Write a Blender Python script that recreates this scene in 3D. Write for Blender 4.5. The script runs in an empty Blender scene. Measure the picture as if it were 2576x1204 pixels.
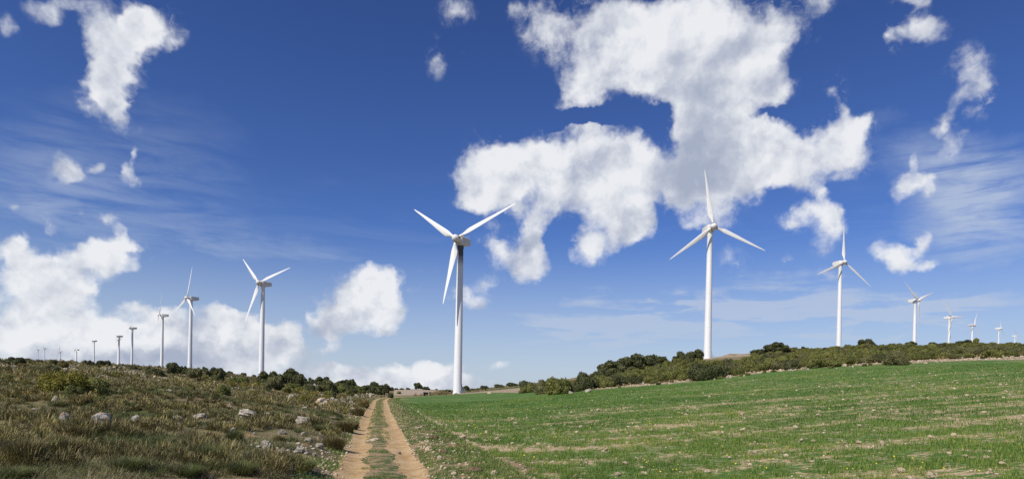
import bpy, bmesh, math, random
import numpy as np
from mathutils import Matrix, Vector
R = math.radians
rng = np.random.default_rng(7); random.seed(7)
scene = bpy.context.scene
COL = scene.collection

# ------------------------------------------------------------------ camera
FPX, CX, CY, CAMZ = 1535.0, 1288.0, 985.0, 2.2      # measurements were taken on a 2576 px wide copy of the photograph
ROLL = R(1.2)
AX_R = np.array([math.cos(ROLL), 0, math.sin(ROLL)])
AX_U = np.array([-math.sin(ROLL), 0, math.cos(ROLL)])
def ray(x, y):
    return (x-CX)/FPX*AX_R + np.array([0, 1.0, 0]) + (CY-y)/FPX*AX_U
def point(x, y, Y): return np.array([0, 0, CAMZ]) + ray(x, y)*Y
cam = bpy.data.cameras.new('camera'); camo = bpy.data.objects.new('camera', cam); COL.objects.link(camo)
cam.sensor_width = 36; cam.lens = 36*FPX/2576; cam.shift_y = (CY-602)/2576
cam.clip_start = .1; cam.clip_end = 20000
camo.matrix_world = Matrix(((AX_R[0], AX_U[0], 0, 0), (0, 0, -1, 0), (AX_R[2], AX_U[2], 0, CAMZ), (0, 0, 0, 1)))
scene.camera = camo

# ------------------------------------------------------------------ small helpers
def tag(o, label=None, cat=None, group=None, kind=None):
    if label: o['label'] = label
    if cat: o['category'] = cat
    if group: o['group'] = group
    if kind: o['kind'] = kind
    return o
def link(name, me, parent=None, mat=None):
    o = bpy.data.objects.new(name, me); COL.objects.link(o)
    if parent: o.parent = parent
    if mat and me and not me.materials: me.materials.append(mat)
    return o
def np_mesh(name, verts, faces, attrs=None, smooth=False):
    """verts Nx3, faces Mx3 or Mx4 (one size)"""
    verts = np.asarray(verts, np.float32); faces = np.asarray(faces, np.int32)
    me = bpy.data.meshes.new(name); n = faces.shape[1]
    me.vertices.add(len(verts)); me.vertices.foreach_set('co', verts.ravel())
    me.loops.add(faces.size); me.loops.foreach_set('vertex_index', faces.ravel())
    me.polygons.add(len(faces))
    me.polygons.foreach_set('loop_start', np.arange(0, faces.size, n, dtype=np.int32))
    me.polygons.foreach_set('loop_total', np.full(len(faces), n, np.int32))
    if smooth: me.polygons.foreach_set('use_smooth', np.ones(len(faces), bool))
    me.update(calc_edges=True)
    for k, v in (attrs or {}).items():
        a = me.attributes.new(k, 'FLOAT', 'POINT'); a.data.foreach_set('value', np.asarray(v, np.float32))
    return me
def hash2(ix, iy, seed):
    h = (ix.astype(np.int64)*374761393 + iy.astype(np.int64)*668265263 + seed*974634777) & 0xffffffff
    h = ((h ^ (h >> 13))*1274126177) & 0xffffffff
    return ((h ^ (h >> 16)) & 0xffff)/65535.0
def vnoise(x, y, seed=0):
    x = np.asarray(x, float); y = np.asarray(y, float)
    ix = np.floor(x); iy = np.floor(y); fx = x-ix; fy = y-iy
    fx = fx*fx*(3-2*fx); fy = fy*fy*(3-2*fy)
    a = hash2(ix, iy, seed); b = hash2(ix+1, iy, seed); c = hash2(ix, iy+1, seed); d = hash2(ix+1, iy+1, seed)
    return a+(b-a)*fx+(c-a)*fy+(a-b-c+d)*fx*fy
def fbm(x, y, seed=0, octv=4):
    s = 0; a = .5; t = 0
    for k in range(octv):
        s = s+a*vnoise(x*2**k, y*2**k, seed+k*17); t += a; a *= .5
    return s/t
def sstep(a, b, x):
    t = np.clip((x-a)/(b-a), 0, 1); return t*t*(3-2*t)

# ------------------------------------------------------------------ node helper
class NT:
    def __init__(s, tree): s.t = tree; s.n = tree.nodes; s.l = tree.links
    def node(s, kind, props=None, ins=None):
        n = s.n.new(kind)
        for k, v in (props or {}).items(): setattr(n, k, v)
        for k, v in (ins or {}).items():
            sk = n.inputs[k]
            if isinstance(v, bpy.types.NodeSocket): s.l.new(v, sk)
            else: sk.default_value = v
        return n
    def math(s, op, a, b=None, c=None, clamp=False):
        n = s.n.new('ShaderNodeMath'); n.operation = op; n.use_clamp = clamp
        for i, v in enumerate((a, b, c)):
            if v is None: continue
            if isinstance(v, bpy.types.NodeSocket): s.l.new(v, n.inputs[i])
            else: n.inputs[i].default_value = v
        return n.outputs[0]
    def vmath(s, op, a, b=None):
        n = s.n.new('ShaderNodeVectorMath'); n.operation = op
        for i, v in enumerate((a, b)):
            if v is None: continue
            if isinstance(v, bpy.types.NodeSocket): s.l.new(v, n.inputs[i])
            elif i == 1 and op == 'SCALE': n.inputs[3].default_value = v
            else: n.inputs[i].default_value = v
        return n.outputs[0]
    def noise(s, vec, scale, detail=4, rough=.55, out='Fac', dist=0.0):
        n = s.node('ShaderNodeTexNoise', None, {'Vector': vec, 'Scale': scale, 'Detail': detail, 'Roughness': rough, 'Distortion': dist})
        return n.outputs[out]
    def ramp(s, fac, stops):
        n = s.n.new('ShaderNodeValToRGB'); s.l.new(fac, n.inputs[0]); e = n.color_ramp.elements
        while len(e) < len(stops): e.new(.5)
        for el, (p, c) in zip(e, stops): el.position = p; el.color = (*c, 1)
        return n.outputs[0]
    def mix(s, fac, a, b, mode='MIX'):
        n = s.n.new('ShaderNodeMix'); n.data_type = 'RGBA'; n.blend_type = mode
        for sk, v in ((n.inputs[0], fac), (n.inputs[6], a), (n.inputs[7], b)):
            if isinstance(v, bpy.types.NodeSocket): s.l.new(v, sk)
            elif isinstance(v, (tuple, list)): sk.default_value = (*v, 1)
            else: sk.default_value = v
        return n.outputs[2]
    def smooth(s, a, b, x):
        n = s.node('ShaderNodeMapRange', {'interpolation_type': 'SMOOTHSTEP'}, {'Value': x, 'From Min': a, 'From Max': b})
        return n.outputs[0]
def new_mat(name):
    m = bpy.data.materials.new(name); m.use_nodes = True; nt = NT(m.node_tree); nt.n.clear()
    out = nt.n.new('ShaderNodeOutputMaterial'); return m, nt, out
def principled(nt, out, color, rough=.8, normal=None, spec=.3, **kw):
    b = nt.n.new('ShaderNodeBsdfPrincipled')
    if isinstance(color, bpy.types.NodeSocket): nt.l.new(color, b.inputs['Base Color'])
    else: b.inputs['Base Color'].default_value = (*color, 1)
    if isinstance(rough, bpy.types.NodeSocket): nt.l.new(rough, b.inputs['Roughness'])
    else: b.inputs['Roughness'].default_value = rough
    b.inputs['Specular IOR Level'].default_value = spec
    if normal is not None: nt.l.new(normal, b.inputs['Normal'])
    nt.l.new(b.outputs[0], out.inputs[0]); return b
def bump(nt, h, strength=.5, dist=.1):
    return nt.node('ShaderNodeBump', None, {'Height': h, 'Strength': strength, 'Distance': dist}).outputs[0]

# ------------------------------------------------------------------ sky and light
SUN_AZ, SUN_EL = R(-139), R(45)
sunv = np.array([math.sin(SUN_AZ)*math.cos(SUN_EL), math.cos(SUN_AZ)*math.cos(SUN_EL), math.sin(SUN_EL)])
sd = bpy.data.lights.new('sun', 'SUN'); sd.energy = 4.6; sd.angle = R(.53); sd.color = (1, .95, .87)
so = bpy.data.objects.new('sun', sd); COL.objects.link(so)
so.rotation_euler = Vector(tuple(sunv)).to_track_quat('Z', 'Y').to_euler(); so.location = (-40, -20, 60)

w = bpy.data.worlds.new('World'); scene.world = w; w.use_nodes = True
nt = NT(w.node_tree); nt.n.clear()
wout = nt.n.new('ShaderNodeOutputWorld'); bg = nt.n.new('ShaderNodeBackground'); bg.inputs[1].default_value = .1
nt.l.new(bg.outputs[0], wout.inputs[0])
sky = nt.node('ShaderNodeTexSky', {'sky_type': 'NISHITA', 'sun_disc': False, 'sun_elevation': SUN_EL, 'sun_rotation': SUN_AZ,
                                   'altitude': 900, 'air_density': 1.0, 'dust_density': .6, 'ozone_density': 2.5})
P = nt.node('ShaderNodeTexCoord').outputs['Generated']      # the direction looked at
sep = nt.node('ShaderNodeSeparateXYZ', None, {0: P}); EL = sep.outputs[2]
# a polarised deep blue aloft, paler towards the horizon
skyc = nt.node('ShaderNodeHueSaturation', None, {'Hue': .508, 'Saturation': 1.10, 'Value': 1.0, 'Color': sky.outputs[0]}).outputs[0]
tint = nt.ramp(EL, [(0, (.72, .80, .92)), (.10, (.64, .76, .98)), (.25, (.58, .74, 1.06)), (.55, (.50, .64, .95)), (1, (.46, .58, .9))])
skyc = nt.mix(1.0, skyc, tint, 'MULTIPLY')

def unit(v): return v/np.linalg.norm(v)
def blob_frame(x, y, rx, ry, rot):
    c, s = math.cos(R(rot)), math.sin(R(rot))
    D = unit(ray(x, y))
    a = unit(ray(x+rx*c, y-rx*s))-D; b = unit(ray(x-ry*s, y-ry*c))-D
    la, lb = np.linalg.norm(a), np.linalg.norm(b)
    n = D; a = unit(a-n*(a@n)); b = unit(np.cross(n, a))
    M = Matrix(((a[0], b[0], n[0]), (a[1], b[1], n[1]), (a[2], b[2], n[2])))
    return D, M.to_euler(), (la, lb, .5)
def blob_sum(vec, blobs):
    acc = None
    for bl in blobs:
        x, y, rx, ry = bl[:4]; rot = bl[4] if len(bl) > 4 else 0; st = bl[5] if len(bl) > 5 else 1.0
        D, e, sc = blob_frame(x, y, rx*1.34, ry*1.34, rot)
        mp = nt.node('ShaderNodeMapping', {'vector_type': 'TEXTURE'}, {'Vector': vec, 'Location': tuple(D), 'Rotation': tuple(e), 'Scale': sc})
        g = nt.node('ShaderNodeTexGradient', {'gradient_type': 'SPHERICAL'}, {0: mp.outputs[0]}).outputs[1]
        acc = nt.math('MULTIPLY', g, st) if acc is None else nt.math('MULTIPLY_ADD', g, st, acc)
    return acc
CUMULUS = [  # x, y, half width, half height, turn, strength
 # left tower shaped cloud
 (300,72,85,66,0,1.1),(380,60,75,66,0,1.1),(345,95,50,50),(275,120,70,65),(285,165,62,60),(268,215,50,60),(258,265,48,55),(400,75,35,50,0,.7),(225,185,25,28,0,.6),(215,245,30,22,0,.6),(300,262,30,22,0,.6),(235,90,40,55,0,.6),
 (110,35,60,34,0,.52),(20,82,30,36,0,.55),(170,8,50,20,0,.5),
 (166,425,46,34,0,.66),(322,428,24,30,0,.7),(240,418,18,20,30,.45),(332,378,14,24,0,.4),
 (64,600,38,24,0,.85),(130,560,22,38,0,.5),(45,530,30,16,0,.35),(140,592,20,25,0,.45),(205,532,25,16,0,.4),(285,553,45,22,-15,.45),(312,580,16,18,0,.6),
 (40,660,85,62),(105,690,95,58),(60,740,100,58),(160,740,85,52),(30,620,45,32),(190,720,45,32),
 (230,640,120,32,12,.9),(285,612,70,26,8,.9),(245,670,105,30,-4,.9),(310,655,65,24,10,.85),(330,622,35,14,0,.6),(110,785,60,42,0,.8),(245,718,20,18,30,.5),
 # bank of low cumulus
 (40,850,140,62),(165,860,115,48),(90,810,75,45,0,.7),(240,850,110,55),(330,880,130,55),(370,800,120,40,-8,.9),(310,765,110,22,-4,.65),(430,780,110,26,-4,.7),(440,840,150,52),(560,870,160,55),(545,775,48,34,-20,.75),(600,795,70,26,-18,.65),(560,812,60,36,0,.9),(660,860,120,60),(690,820,55,30,0,.9),(760,868,90,40,0,.9),(740,830,50,30,0,.75),(300,915,300,40),(620,925,220,36),
 (800,920,110,26,0,.6),(842,868,34,18,0,.75),(890,945,120,30,0,.8),(985,925,120,30,0,.85),(1070,925,95,26,0,.9),(1010,962,150,24,0,.8),(880,965,120,18,0,.7),(1095,960,60,22,0,.7),(1180,965,80,18,0,.4),
 # single cumulus in the middle
 (945,690,44,52,-25),(900,735,62,52),(870,780,75,48),(935,760,72,62),(985,700,34,48,-10),(975,765,40,60),(835,815,52,34),(890,825,90,30,0,.9),(786,792,18,24,0,.9),(805,830,28,20,0,.5),
 (1065,668,42,18,0,.6),(1050,722,30,18,0,.3),(1175,745,60,32,0,.6),(1240,708,46,28,-15,.6),(1200,770,60,22,0,.5),(1265,925,40,12,0,.4),
 # great cloud, lower left lobes
 (1245,392,82,66),(1300,420,90,66),(1215,440,70,62),(1245,480,80,56,0,.9),(1345,385,60,46,0,.85),(1195,505,48,36,0,.55),
 (1480,370,62,70),(1575,375,82,64),(1440,430,95,66),(1560,440,110,82),(1480,480,90,62),(1590,500,75,62),(1540,560,90,66),(1500,630,60,40,10,.9),(1590,580,48,46,0,.8),(1640,400,40,56,0,.8),(1395,520,60,50,0,.75),(1400,355,40,44,0,.5),
 (1330,655,48,52,0,.95),(1275,635,70,42,-10,.9),(1235,600,40,48,10,.75),(1330,585,40,42,0,.8),(1345,540,60,36,20,.6),
 # great cloud
 (1390,55,95,75,0,.80),(1475,110,85,95,0,.85),(1560,40,120,70,0,.6),(1600,120,125,110),(1720,110,150,130),(1850,140,115,120),(1620,195,125,80),(1480,200,80,66,0,.9),(1450,255,60,46,20,.8),(1740,240,130,110),(1790,330,120,120),(1730,320,90,90),(1690,470,60,70),(1850,300,90,80),(1720,430,95,85),(1780,470,120,80),(1870,440,105,80),(1890,370,80,72),(1950,420,85,66,0,.9),(1965,340,74,66),(2020,400,66,60,0,.8),(2090,340,80,70,0,1.15),(2125,395,70,56,0,1.05),(2150,300,48,50,-20,.7),(2190,310,28,34,20,.7),(2090,235,46,40,20,.7),(2110,265,50,22,-30,.5),(1960,220,52,36,30,.75),(1890,250,70,60,0,.8),(1900,80,90,90,0,.75),(1960,110,46,80,0,.55),(1990,30,90,56,0,.55),(1700,20,150,60,0,.8),(2050,10,100,30,0,.4),(2000,450,60,46,-30,.6),(2040,480,40,26,-30,.5),
 (1800,555,90,38,-10,.45),(1735,565,35,24,0,.4),
 # scattered clouds on the right
 (2260,95,75,44,15,.9),(2300,75,50,34,0,.8),(2345,82,46,34,0,.65),(2220,115,40,32,0,.8),(2360,60,30,20,0,.4),
 (2425,145,38,52,-10,.75),(2455,190,46,66,-15,.95),(2475,250,30,50,10,.8),(2495,210,28,40,20,.55),
 (2390,305,36,46,-10,.9),(2412,360,24,44,-10,.75),
 (2265,470,48,30,30,.7),(2310,460,42,36,-10,.7),(2330,495,24,30,0,.5),(2298,405,18,22,0,.7),
 (2030,545,74,34,12,.85),(2080,585,46,44,30,.8),(1985,575,40,26,0,.7),(2070,630,48,28,0,.35),
 (2250,635,58,32,-10,.9),(2325,602,24,30,0,.75),(2332,655,34,17,0,.85),(2270,660,30,22,0,.6),
 (1965,668,44,20,8,.8),(1845,668,60,38,-20,.5),(1850,700,40,24,0,.35),(2075,690,50,20,0,.35),(1560,790,30,8,0,.2),
 (1103,165,28,44,20,.62),(1108,105,14,40,10,.35),(1155,15,52,42,0,.62),(1155,145,22,16,30,.3),(1300,22,50,30,0,.4),(2280,5,50,22,0,.6),(2300,30,40,40,0,.35),(2050,60,30,80,0,.45),(1660,335,46,62,0,-1.1),(1440,305,120,20,6,-1.1),(1610,290,60,26,0,-1.0),(1400,425,62,50,0,.9),(1380,480,50,44,0,.6),(1260,440,70,60,0,.5),(1935,282,62,28,-10,-1.0),(2015,300,34,36,0,-.8),(1652,490,16,56,0,-.7),(1405,580,50,14,10,-.5),(2160,262,24,26,0,-.7),(1905,255,24,40,0,-.5),(1560,90,40,16,-20,-.4),(1230,475,80,60,0,.95),(1305,490,66,52,0,.8),(1470,560,66,60,0,.7),(1490,630,60,40,0,.7),(1365,90,60,80,0,.55),(2140,340,70,70,0,.8),(1990,430,70,50,0,.6),(290,300,46,40,0,.8),(250,240,44,60,0,.6),(690,755,110,34,-12,-1.5),(1010,868,150,28,0,-1.0),(800,868,70,14,0,-.5),(270,760,60,26,-10,-.8),(480,735,120,26,0,-.8),(330,795,26,30,0,-.5),(880,905,90,12,0,-.5),(640,920,80,10,0,-.3),(785,842,40,30,0,-1.3),(1440,300,120,24,6,-.5),(1640,300,60,34,0,-.5),(560,735,70,22,0,-.8),(1420,560,60,22,10,-.6),(1000,640,90,30,0,-.6)]
GREY = [(1770,330,110,150,0,1.1),(1740,440,130,90,0,1.0),(1700,180,90,120,0,.45),(1570,400,90,90,0,.55),(1500,560,120,60,0,.4),(1300,460,130,50,0,.35),(1880,480,130,60,0,.5),(1330,660,80,40,0,.4),(1600,560,90,60,0,.4),
 (1900,120,80,120,0,.45),(2060,420,140,60,0,.35),
 (560,905,170,40,0,.95),(430,895,140,32,0,.75),(700,900,150,34,0,.5),(160,900,200,30,0,.55),(60,880,120,30,0,.4),(120,745,110,36,0,.55),(350,905,150,24,0,.4),(900,835,120,30,0,.9),(960,965,220,26,0,.6),(1080,945,120,20,0,.5),(800,940,160,24,0,.7),(250,660,120,18,0,.25),(440,815,120,24,0,.35),(690,850,80,24,0,.5)]
wv = nt.vmath('SCALE', nt.vmath('SUBTRACT', nt.noise(P, 6.0, 3, .55, 'Color'), (.5, .5, .5)), .045)
wv2 = nt.vmath('SCALE', nt.vmath('SUBTRACT', nt.noise(P, 26.0, 3, .6, 'Color'), (.5, .5, .5)), .036)
PW = nt.vmath('ADD', nt.vmath('ADD', P, wv), wv2)
S = nt.math('MAXIMUM', nt.math('MINIMUM', blob_sum(PW, CUMULUS), 1.75), 0.0)
PF = nt.vmath('ADD', P, nt.vmath('SCALE', wv2, .5))
n1 = nt.math('ADD', nt.math('MULTIPLY', nt.noise(PF, 9.5, 9, .60), .78), nt.math('MULTIPLY', nt.noise(PF, 27.0, 6, .62), .22))
dens = nt.math('ADD', nt.math('MULTIPLY_ADD', S, 1.25, -.29), nt.math('MULTIPLY', nt.math('MULTIPLY', nt.math('SUBTRACT', n1, .5), 6.8), nt.math('MULTIPLY', nt.smooth(.0, .4, S), nt.math('SUBTRACT', 1.0, nt.math('MULTIPLY', nt.smooth(.7, 1.6, S), .62)))))
cov = nt.smooth(-.12, 1.25, dens)
wisp = nt.smooth(.50, .74, nt.noise(nt.vmath('ADD', P, nt.vmath('SCALE', wv2, 1.6)), 24.0, 9, .70))
halo = nt.math('MULTIPLY', nt.math('MULTIPLY', nt.smooth(.04, .7, S), wisp), .80)
cov = nt.math('MAXIMUM', cov, halo)
# thin veils
vv = nt.node('ShaderNodeMapping', None, {'Vector': P, 'Scale': (1.6, 1.6, 9), 'Rotation': (0, R(10), 0)}).outputs[0]
veil = nt.noise(vv, 2.6, 8, .58, dist=.6)
veilm = nt.math('MULTIPLY', nt.smooth(.46, .80, veil), nt.smooth(.38, .08, EL))
veil_b = blob_sum(PW, [(2480,530,190,170,-25,.75),(2350,420,200,90,-30,.35),(2100,790,480,90,-4,.75),(1600,860,420,60,3,.5),(1650,770,330,44,-4,.5),(2350,790,340,70,0,.55),(1500,800,400,40,4,.45),(760,640,260,40,-6,.18),(480,600,160,90,0,.2),(120,520,210,170,0,.28),(330,420,260,160,0,.16),(1500,850,400,60,-5,.3),(2000,740,200,60,0,.22)])
veil_n = nt.noise(vv, 5.0, 6, .6, dist=.4)
veilm = nt.math('ADD', nt.math('MULTIPLY', veilm, .34), nt.math('MULTIPLY', veil_b, nt.math('MULTIPLY', nt.smooth(.28, .66, veil_n), 2.0)), clamp=True)
hz = nt.math('MULTIPLY', nt.smooth(.26, .0, EL), .72)
veilm = nt.math('MAXIMUM', nt.math('MULTIPLY', veilm, .75), hz)
# relief: side turned to the sun brighter, thick parts and bases greyer
off = tuple(unit(np.array([-.70, 0, .70]))*.020)
r1 = nt.noise(PF, 11.0, 5, .55); r2 = nt.noise(nt.vmath('ADD', PF, off), 11.0, 5, .55)
rel = nt.math('MULTIPLY', nt.math('SUBTRACT', r1, r2), 3.6)
g = nt.math('MINIMUM', blob_sum(PW, GREY), 1.2)
b1 = nt.noise(PF, 4.2, 3, .5); b2 = nt.noise(nt.vmath('ADD', PF, tuple(unit(np.array([-.70, 0, .70]))*.045)), 4.2, 3, .5)
rel = nt.math('ADD', rel, nt.math('MULTIPLY', nt.math('SUBTRACT', b1, b2), 1.5))
g = nt.math('MULTIPLY', g, nt.smooth(.22, .70, r1))
lit = nt.math('SUBTRACT', nt.math('ADD', .84, rel), nt.math('MULTIPLY', g, .95), clamp=True)
ccol = nt.ramp(lit, [(0, (3.9, 4.4, 5.6)), (.35, (5.1, 5.5, 6.5)), (.68, (7.0, 7.3, 7.9)), (1, (8.5, 8.65, 8.95))])
skyc = nt.mix(veilm, skyc, (5.0, 5.8, 7.2))
skyc = nt.mix(nt.math('MULTIPLY', cov, .97), skyc, ccol)
nt.l.new(skyc, bg.inputs[0])
w.cycles.sampling_method = 'MANUAL'; w.cycles.sample_map_resolution = 512

scene.view_settings.view_transform = 'Standard'; scene.view_settings.look = 'None'
scene.view_settings.exposure = 0; scene.view_settings.gamma = 1
scene.cycles.max_bounces = 5; scene.cycles.diffuse_bounces = 2; scene.cycles.glossy_bounces = 2
scene.cycles.transmission_bounces = 3; scene.cycles.transparent_max_bounces = 6
scene.cycles.use_denoising = False

# ------------------------------------------------------------------ terrain
KN = np.array([15,25,40,60,90,130,180,250,350,600,1000,2000,4000], float)
ROWS = {  # image row of the ground at each distance, per column
 -300:[1163,1066,992,947,915,900,900,901,902,904,906,912,930],
 0:   [1165,1070,1000,955,922,908,908,909,910,911,914,918,935],
 150: [1167,1074,1004,962,930,912,911,911,911,912,914,918,935],
 300: [1170,1080,1012,972,940,921,919,919,920,921,924,926,940],
 480: [1173,1086,1023,986,954,932,928,927,927,928,932,936,948],
 650: [1178,1094,1036,1003,972,955,951,949,949,952,956,960,970],
 780: [1186,1104,1046,1016,992,978,970,966,966,968,972,976,980],
 880: [1196,1110,1054,1026,1005,991,986,980,977,977,979,981,983],
 945: [1203,1113,1060,1033,1013,1001,996,988,980,977,979,981,983],
 1040:[1203,1112,1061,1034,1013,1000,995,989,979,978,980,982,983],
 1147:[1203,1111,1060,1034,1011,997,990,986,982,980,981,982,983],
 1300:[1200,1108,1058,1030,1003,985,977,971,968,970,975,978,980],
 1400:[1198,1104,1052,1021,992,971,962,958,958,964,970,974,978],
 1500:[1196,1100,1045,1012,982,955,940,938,942,952,960,965,975],
 1600:[1194,1096,1039,1004,974,940,922,920,926,940,945,950,970],
 1700:[1192,1092,1033,997,967,928,908,907,912,930,935,940,965],
 1780:[1190,1089,1029,992,960,922,904,901,906,925,930,935,965],
 1900:[1188,1085,1023,984,946,910,893,888,890,910,915,920,960],
 2050:[1186,1080,1016,974,932,899,882,876,878,905,908,912,955],
 2200:[1184,1075,1009,966,924,893,877,871,874,908,908,908,950],
 2400:[1182,1071,1002,958,917,889,873,868,872,908,904,902,945],
 2576:[1180,1067,996,951,913,889,875,870,873,905,902,898,940],
 2800:[1178,1063,990,945,908,886,873,869,872,903,900,896,940]}
xs = sorted(ROWS)
azs = np.array([math.atan2(*ray(x, 965)[:2]) for x in xs])
Z = np.array([[CAMZ+ray(x, y)[2]*r*math.cos(a) for r, y in zip(KN, ROWS[x])] for x, a in zip(xs, azs)])
LR = np.log(np.linspace(0, 1, 500)*0+np.exp(np.linspace(math.log(2.0), math.log(4200), 500)))
AZT = np.linspace(R(-55), R(55), 441)
tab = np.empty((len(xs), 500))
for i in range(len(xs)):
    zr = np.interp(LR, np.log(KN), Z[i])
    near = LR < math.log(15); zr[near] = Z[i, 0]*(np.exp(LR[near])/15)**1.6
    tab[i] = zr
TAB = np.array([np.interp(AZT, azs, tab[:, j]) for j in range(500)]).T       # az x r
def blur(a, k, ax):
    ker = np.exp(-np.linspace(-2, 2, 2*k+1)**2); ker /= ker.sum()
    pad = [(0, 0), (0, 0)]; pad[ax] = (k, k); b = np.pad(a, pad, mode='edge')
    return np.apply_along_axis(lambda v: np.convolve(v, ker, 'valid'), ax, b)
TAB = blur(blur(TAB, 9, 0), 7, 1)
ROADY = np.array([-30, 0, 15.4, 27, 55, 80, 100, 120, 140, 150, 160]); ROADX = np.array([6.9, .2, -3.2, -5.85, -12, -17.3, -21.6, -25.3, -27.9, -28.4, -28.6])
def road_off(X, Y): return (X-np.interp(Y, ROADY, ROADX))*.976
def ground_z(X, Y, detail=True):
    X = np.asarray(X, float); Y = np.asarray(Y, float)
    r = np.hypot(X, Y); az = np.arctan2(X, Y); lr = np.log(np.maximum(r, 2.0))
    fi = np.clip((az-AZT[0])/(AZT[1]-AZT[0]), 0, 439.999); fj = np.clip((lr-LR[0])/(LR[1]-LR[0]), 0, 498.999)
    i = fi.astype(int); j = fj.astype(int); fi = fi-i; fj = fj-j
    z = TAB[i, j]*(1-fi)*(1-fj)+TAB[i+1, j]*fi*(1-fj)+TAB[i, j+1]*(1-fi)*fj+TAB[i+1, j+1]*fi*fj
    z = z*sstep(0, 4, r)
    o = road_off(X, Y); far = 1-sstep(110, 150, Y); 
    z = z+far*.22*sstep(-1.25, -2.4, o)*sstep(-30, -3, Y)*(1-sstep(60, 110, Y))
    if detail:
        o2 = o+.12*(fbm(Y*.25, Y*0+3, 5, 2)-.5)
        rut = np.exp(-((o2+.76)/.30)**2)+.8*np.exp(-((o2-.80)/.27)**2)
        z = z-.055*rut*(1-sstep(125, 150, Y))+.03*np.exp(-(o/.3)**2)*far
        left = sstep(-1.2, -2.6, o)*sstep(300, 60, r)
        z = z+left*(.42*(fbm(X*.45, Y*.45, 11, 4)-.5)+.8*(fbm(X*.09, Y*.09, 13, 3)-.5)*sstep(8, 30, r))
        vg = sstep(1.15, 1.7, o)*sstep(5.2, 2.4, o)*far
        z = z+vg*(.10+.20*(fbm(X*1.3, Y*1.3, 21, 4)-.5))
        fld = sstep(3.0, 3.8, o)*sstep(120, 80, r)
        z = z+fld*.05*(fbm(X*2.2, Y*2.2, 31, 3)-.5)
        z = z+(.85+1.1*(fbm(X*.3, Y*.3, 43, 3)-.5))*np.exp(-((az-.345)/.024)**2-((r-206)/15)**2)
        hill = sstep(85, 110, r)*sstep(R(3), R(12), az)*sstep(400, 250, r)
        z = z+hill*.8*(fbm(X*.12, Y*.12, 41, 3)-.5)
    return z
def gz(x, y): return float(ground_z(np.array([x]), np.array([y]))[0])
_rr = np.exp(np.linspace(math.log(6), math.log(900), 2600))
def hit(x, y):
    """where the line of sight through (x, y) first meets the ground; None above the skyline"""
    d = ray(x, y); L = math.hypot(d[0], 1.0); Ys = _rr/L
    gzv = ground_z(d[0]*Ys, Ys); h = CAMZ+d[2]*Ys
    k = np.nonzero(h <= gzv)[0]
    if len(k) == 0: return None
    Yh = Ys[k[0]]; return np.array([d[0]*Yh, Yh, gzv[k[0]]])

# ------------------------------------------------------------------ ground sheets, cut from one grid without overlaps
az_in = np.linspace(R(-46), R(46), 820); az_out = np.linspace(R(46), R(314), 90)[1:-1]
AZ = np.concatenate([az_in, az_out]); NA = len(AZ)
RR = np.concatenate([np.exp(np.linspace(math.log(1.5), math.log(160), 400)), np.exp(np.linspace(math.log(161), math.log(4000), 150)), [9000]])
NR = len(RR)
A2, R2 = np.meshgrid(AZ, RR, indexing='ij')
GX, GY = R2*np.sin(A2), R2*np.cos(A2)
back = np.where(GY > -1, 1, 0)
GZ = ground_z(GX, GY)
azw = np.abs((A2+math.pi) % (2*math.pi)-math.pi)
GZ = GZ*(1-sstep(R(70), R(120), azw))
GZ[:, -1] = GZ[:, -2]-200
e_x = np.array([900,985,1147,1210,1250,1300,1400,1500,1700,1900,2200,2400,2576,2800]); e_r = np.array([150,152,164,158,142,122,97,93,92,94,95,97,97,100])
e_az = np.array([math.atan2(*ray(x, 970)[:2]) for x in e_x])
m_w = np.interp(e_x, [900,1140,1200,1300,1450,1600,1900,2200,2400,2576,2800], [0,0,2,3,1.5,4,6,6,9,16,16])
def classify(X, Y):
    r = np.hypot(X, Y); az = np.arctan2(X, Y); o = road_off(X, Y)
    c = np.zeros(X.shape, int)                                   # 0 scrubland
    jit = (fbm(X*.6, Y*.6, 51, 3)-.5)
    ed = np.interp(az, e_az, e_r)+jit*2.0; mw = np.interp(az, e_az, m_w)*(1+jit*1.2)
    fl = np.interp(Y, [0, 15, 27, 55, 100, 140, 165], [4.0, 3.8, 3.1, 2.5, 2.4, 3.5, 9])+jit*1.7
    front = (Y > -5) & (np.abs(az) < R(75))
    onroad = (np.abs(o+.03+jit*.22) < 1.16) & (Y > -5) & (Y < 156); strip = onroad & (np.abs(o+.04+.3*(fbm(X*0, Y*.3, 57, 2)-.5)) < .36+jit*.75)
    c[(o > 0) & (o < fl) & (Y > -5) & (Y < 160) & ~onroad] = 3   # verge
    c[(o >= fl) & (r < ed) & front] = 1                          # field
    c[front & (o > fl) & (r >= ed) & (r < ed+mw)] = 4            # bare margin
    c[onroad] = 2; c[strip] = 3
    px = CX+FPX*np.tan(np.clip(az, -1.2, 1.2))*1.0
    c[front & (px > 1156) & (px < 1312) & (r > ed-1) & (r < 186)] = 4
    c[front & (px > 1215) & (px < 1330) & (r > 198) & (r < 245)] = 5
    c[front & (px > 1755) & (px < 1890) & (r > 178) & (r < 320)] = 4
    c[front & (px > 655) & (px < 645+30) & (r > 250) & (r < 330)] = 4
    c[front & (px > 992+(r-215)*.0) & (px < 1062+(r-205)*.34) & (r > 196) & (r < 352)] = 6
    return c
FX = .25*(GX[:-1, :-1]+GX[1:, :-1]+GX[:-1, 1:]+GX[1:, 1:]); FY = .25*(GY[:-1, :-1]+GY[1:, :-1]+GY[:-1, 1:]+GY[1:, 1:])
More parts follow.
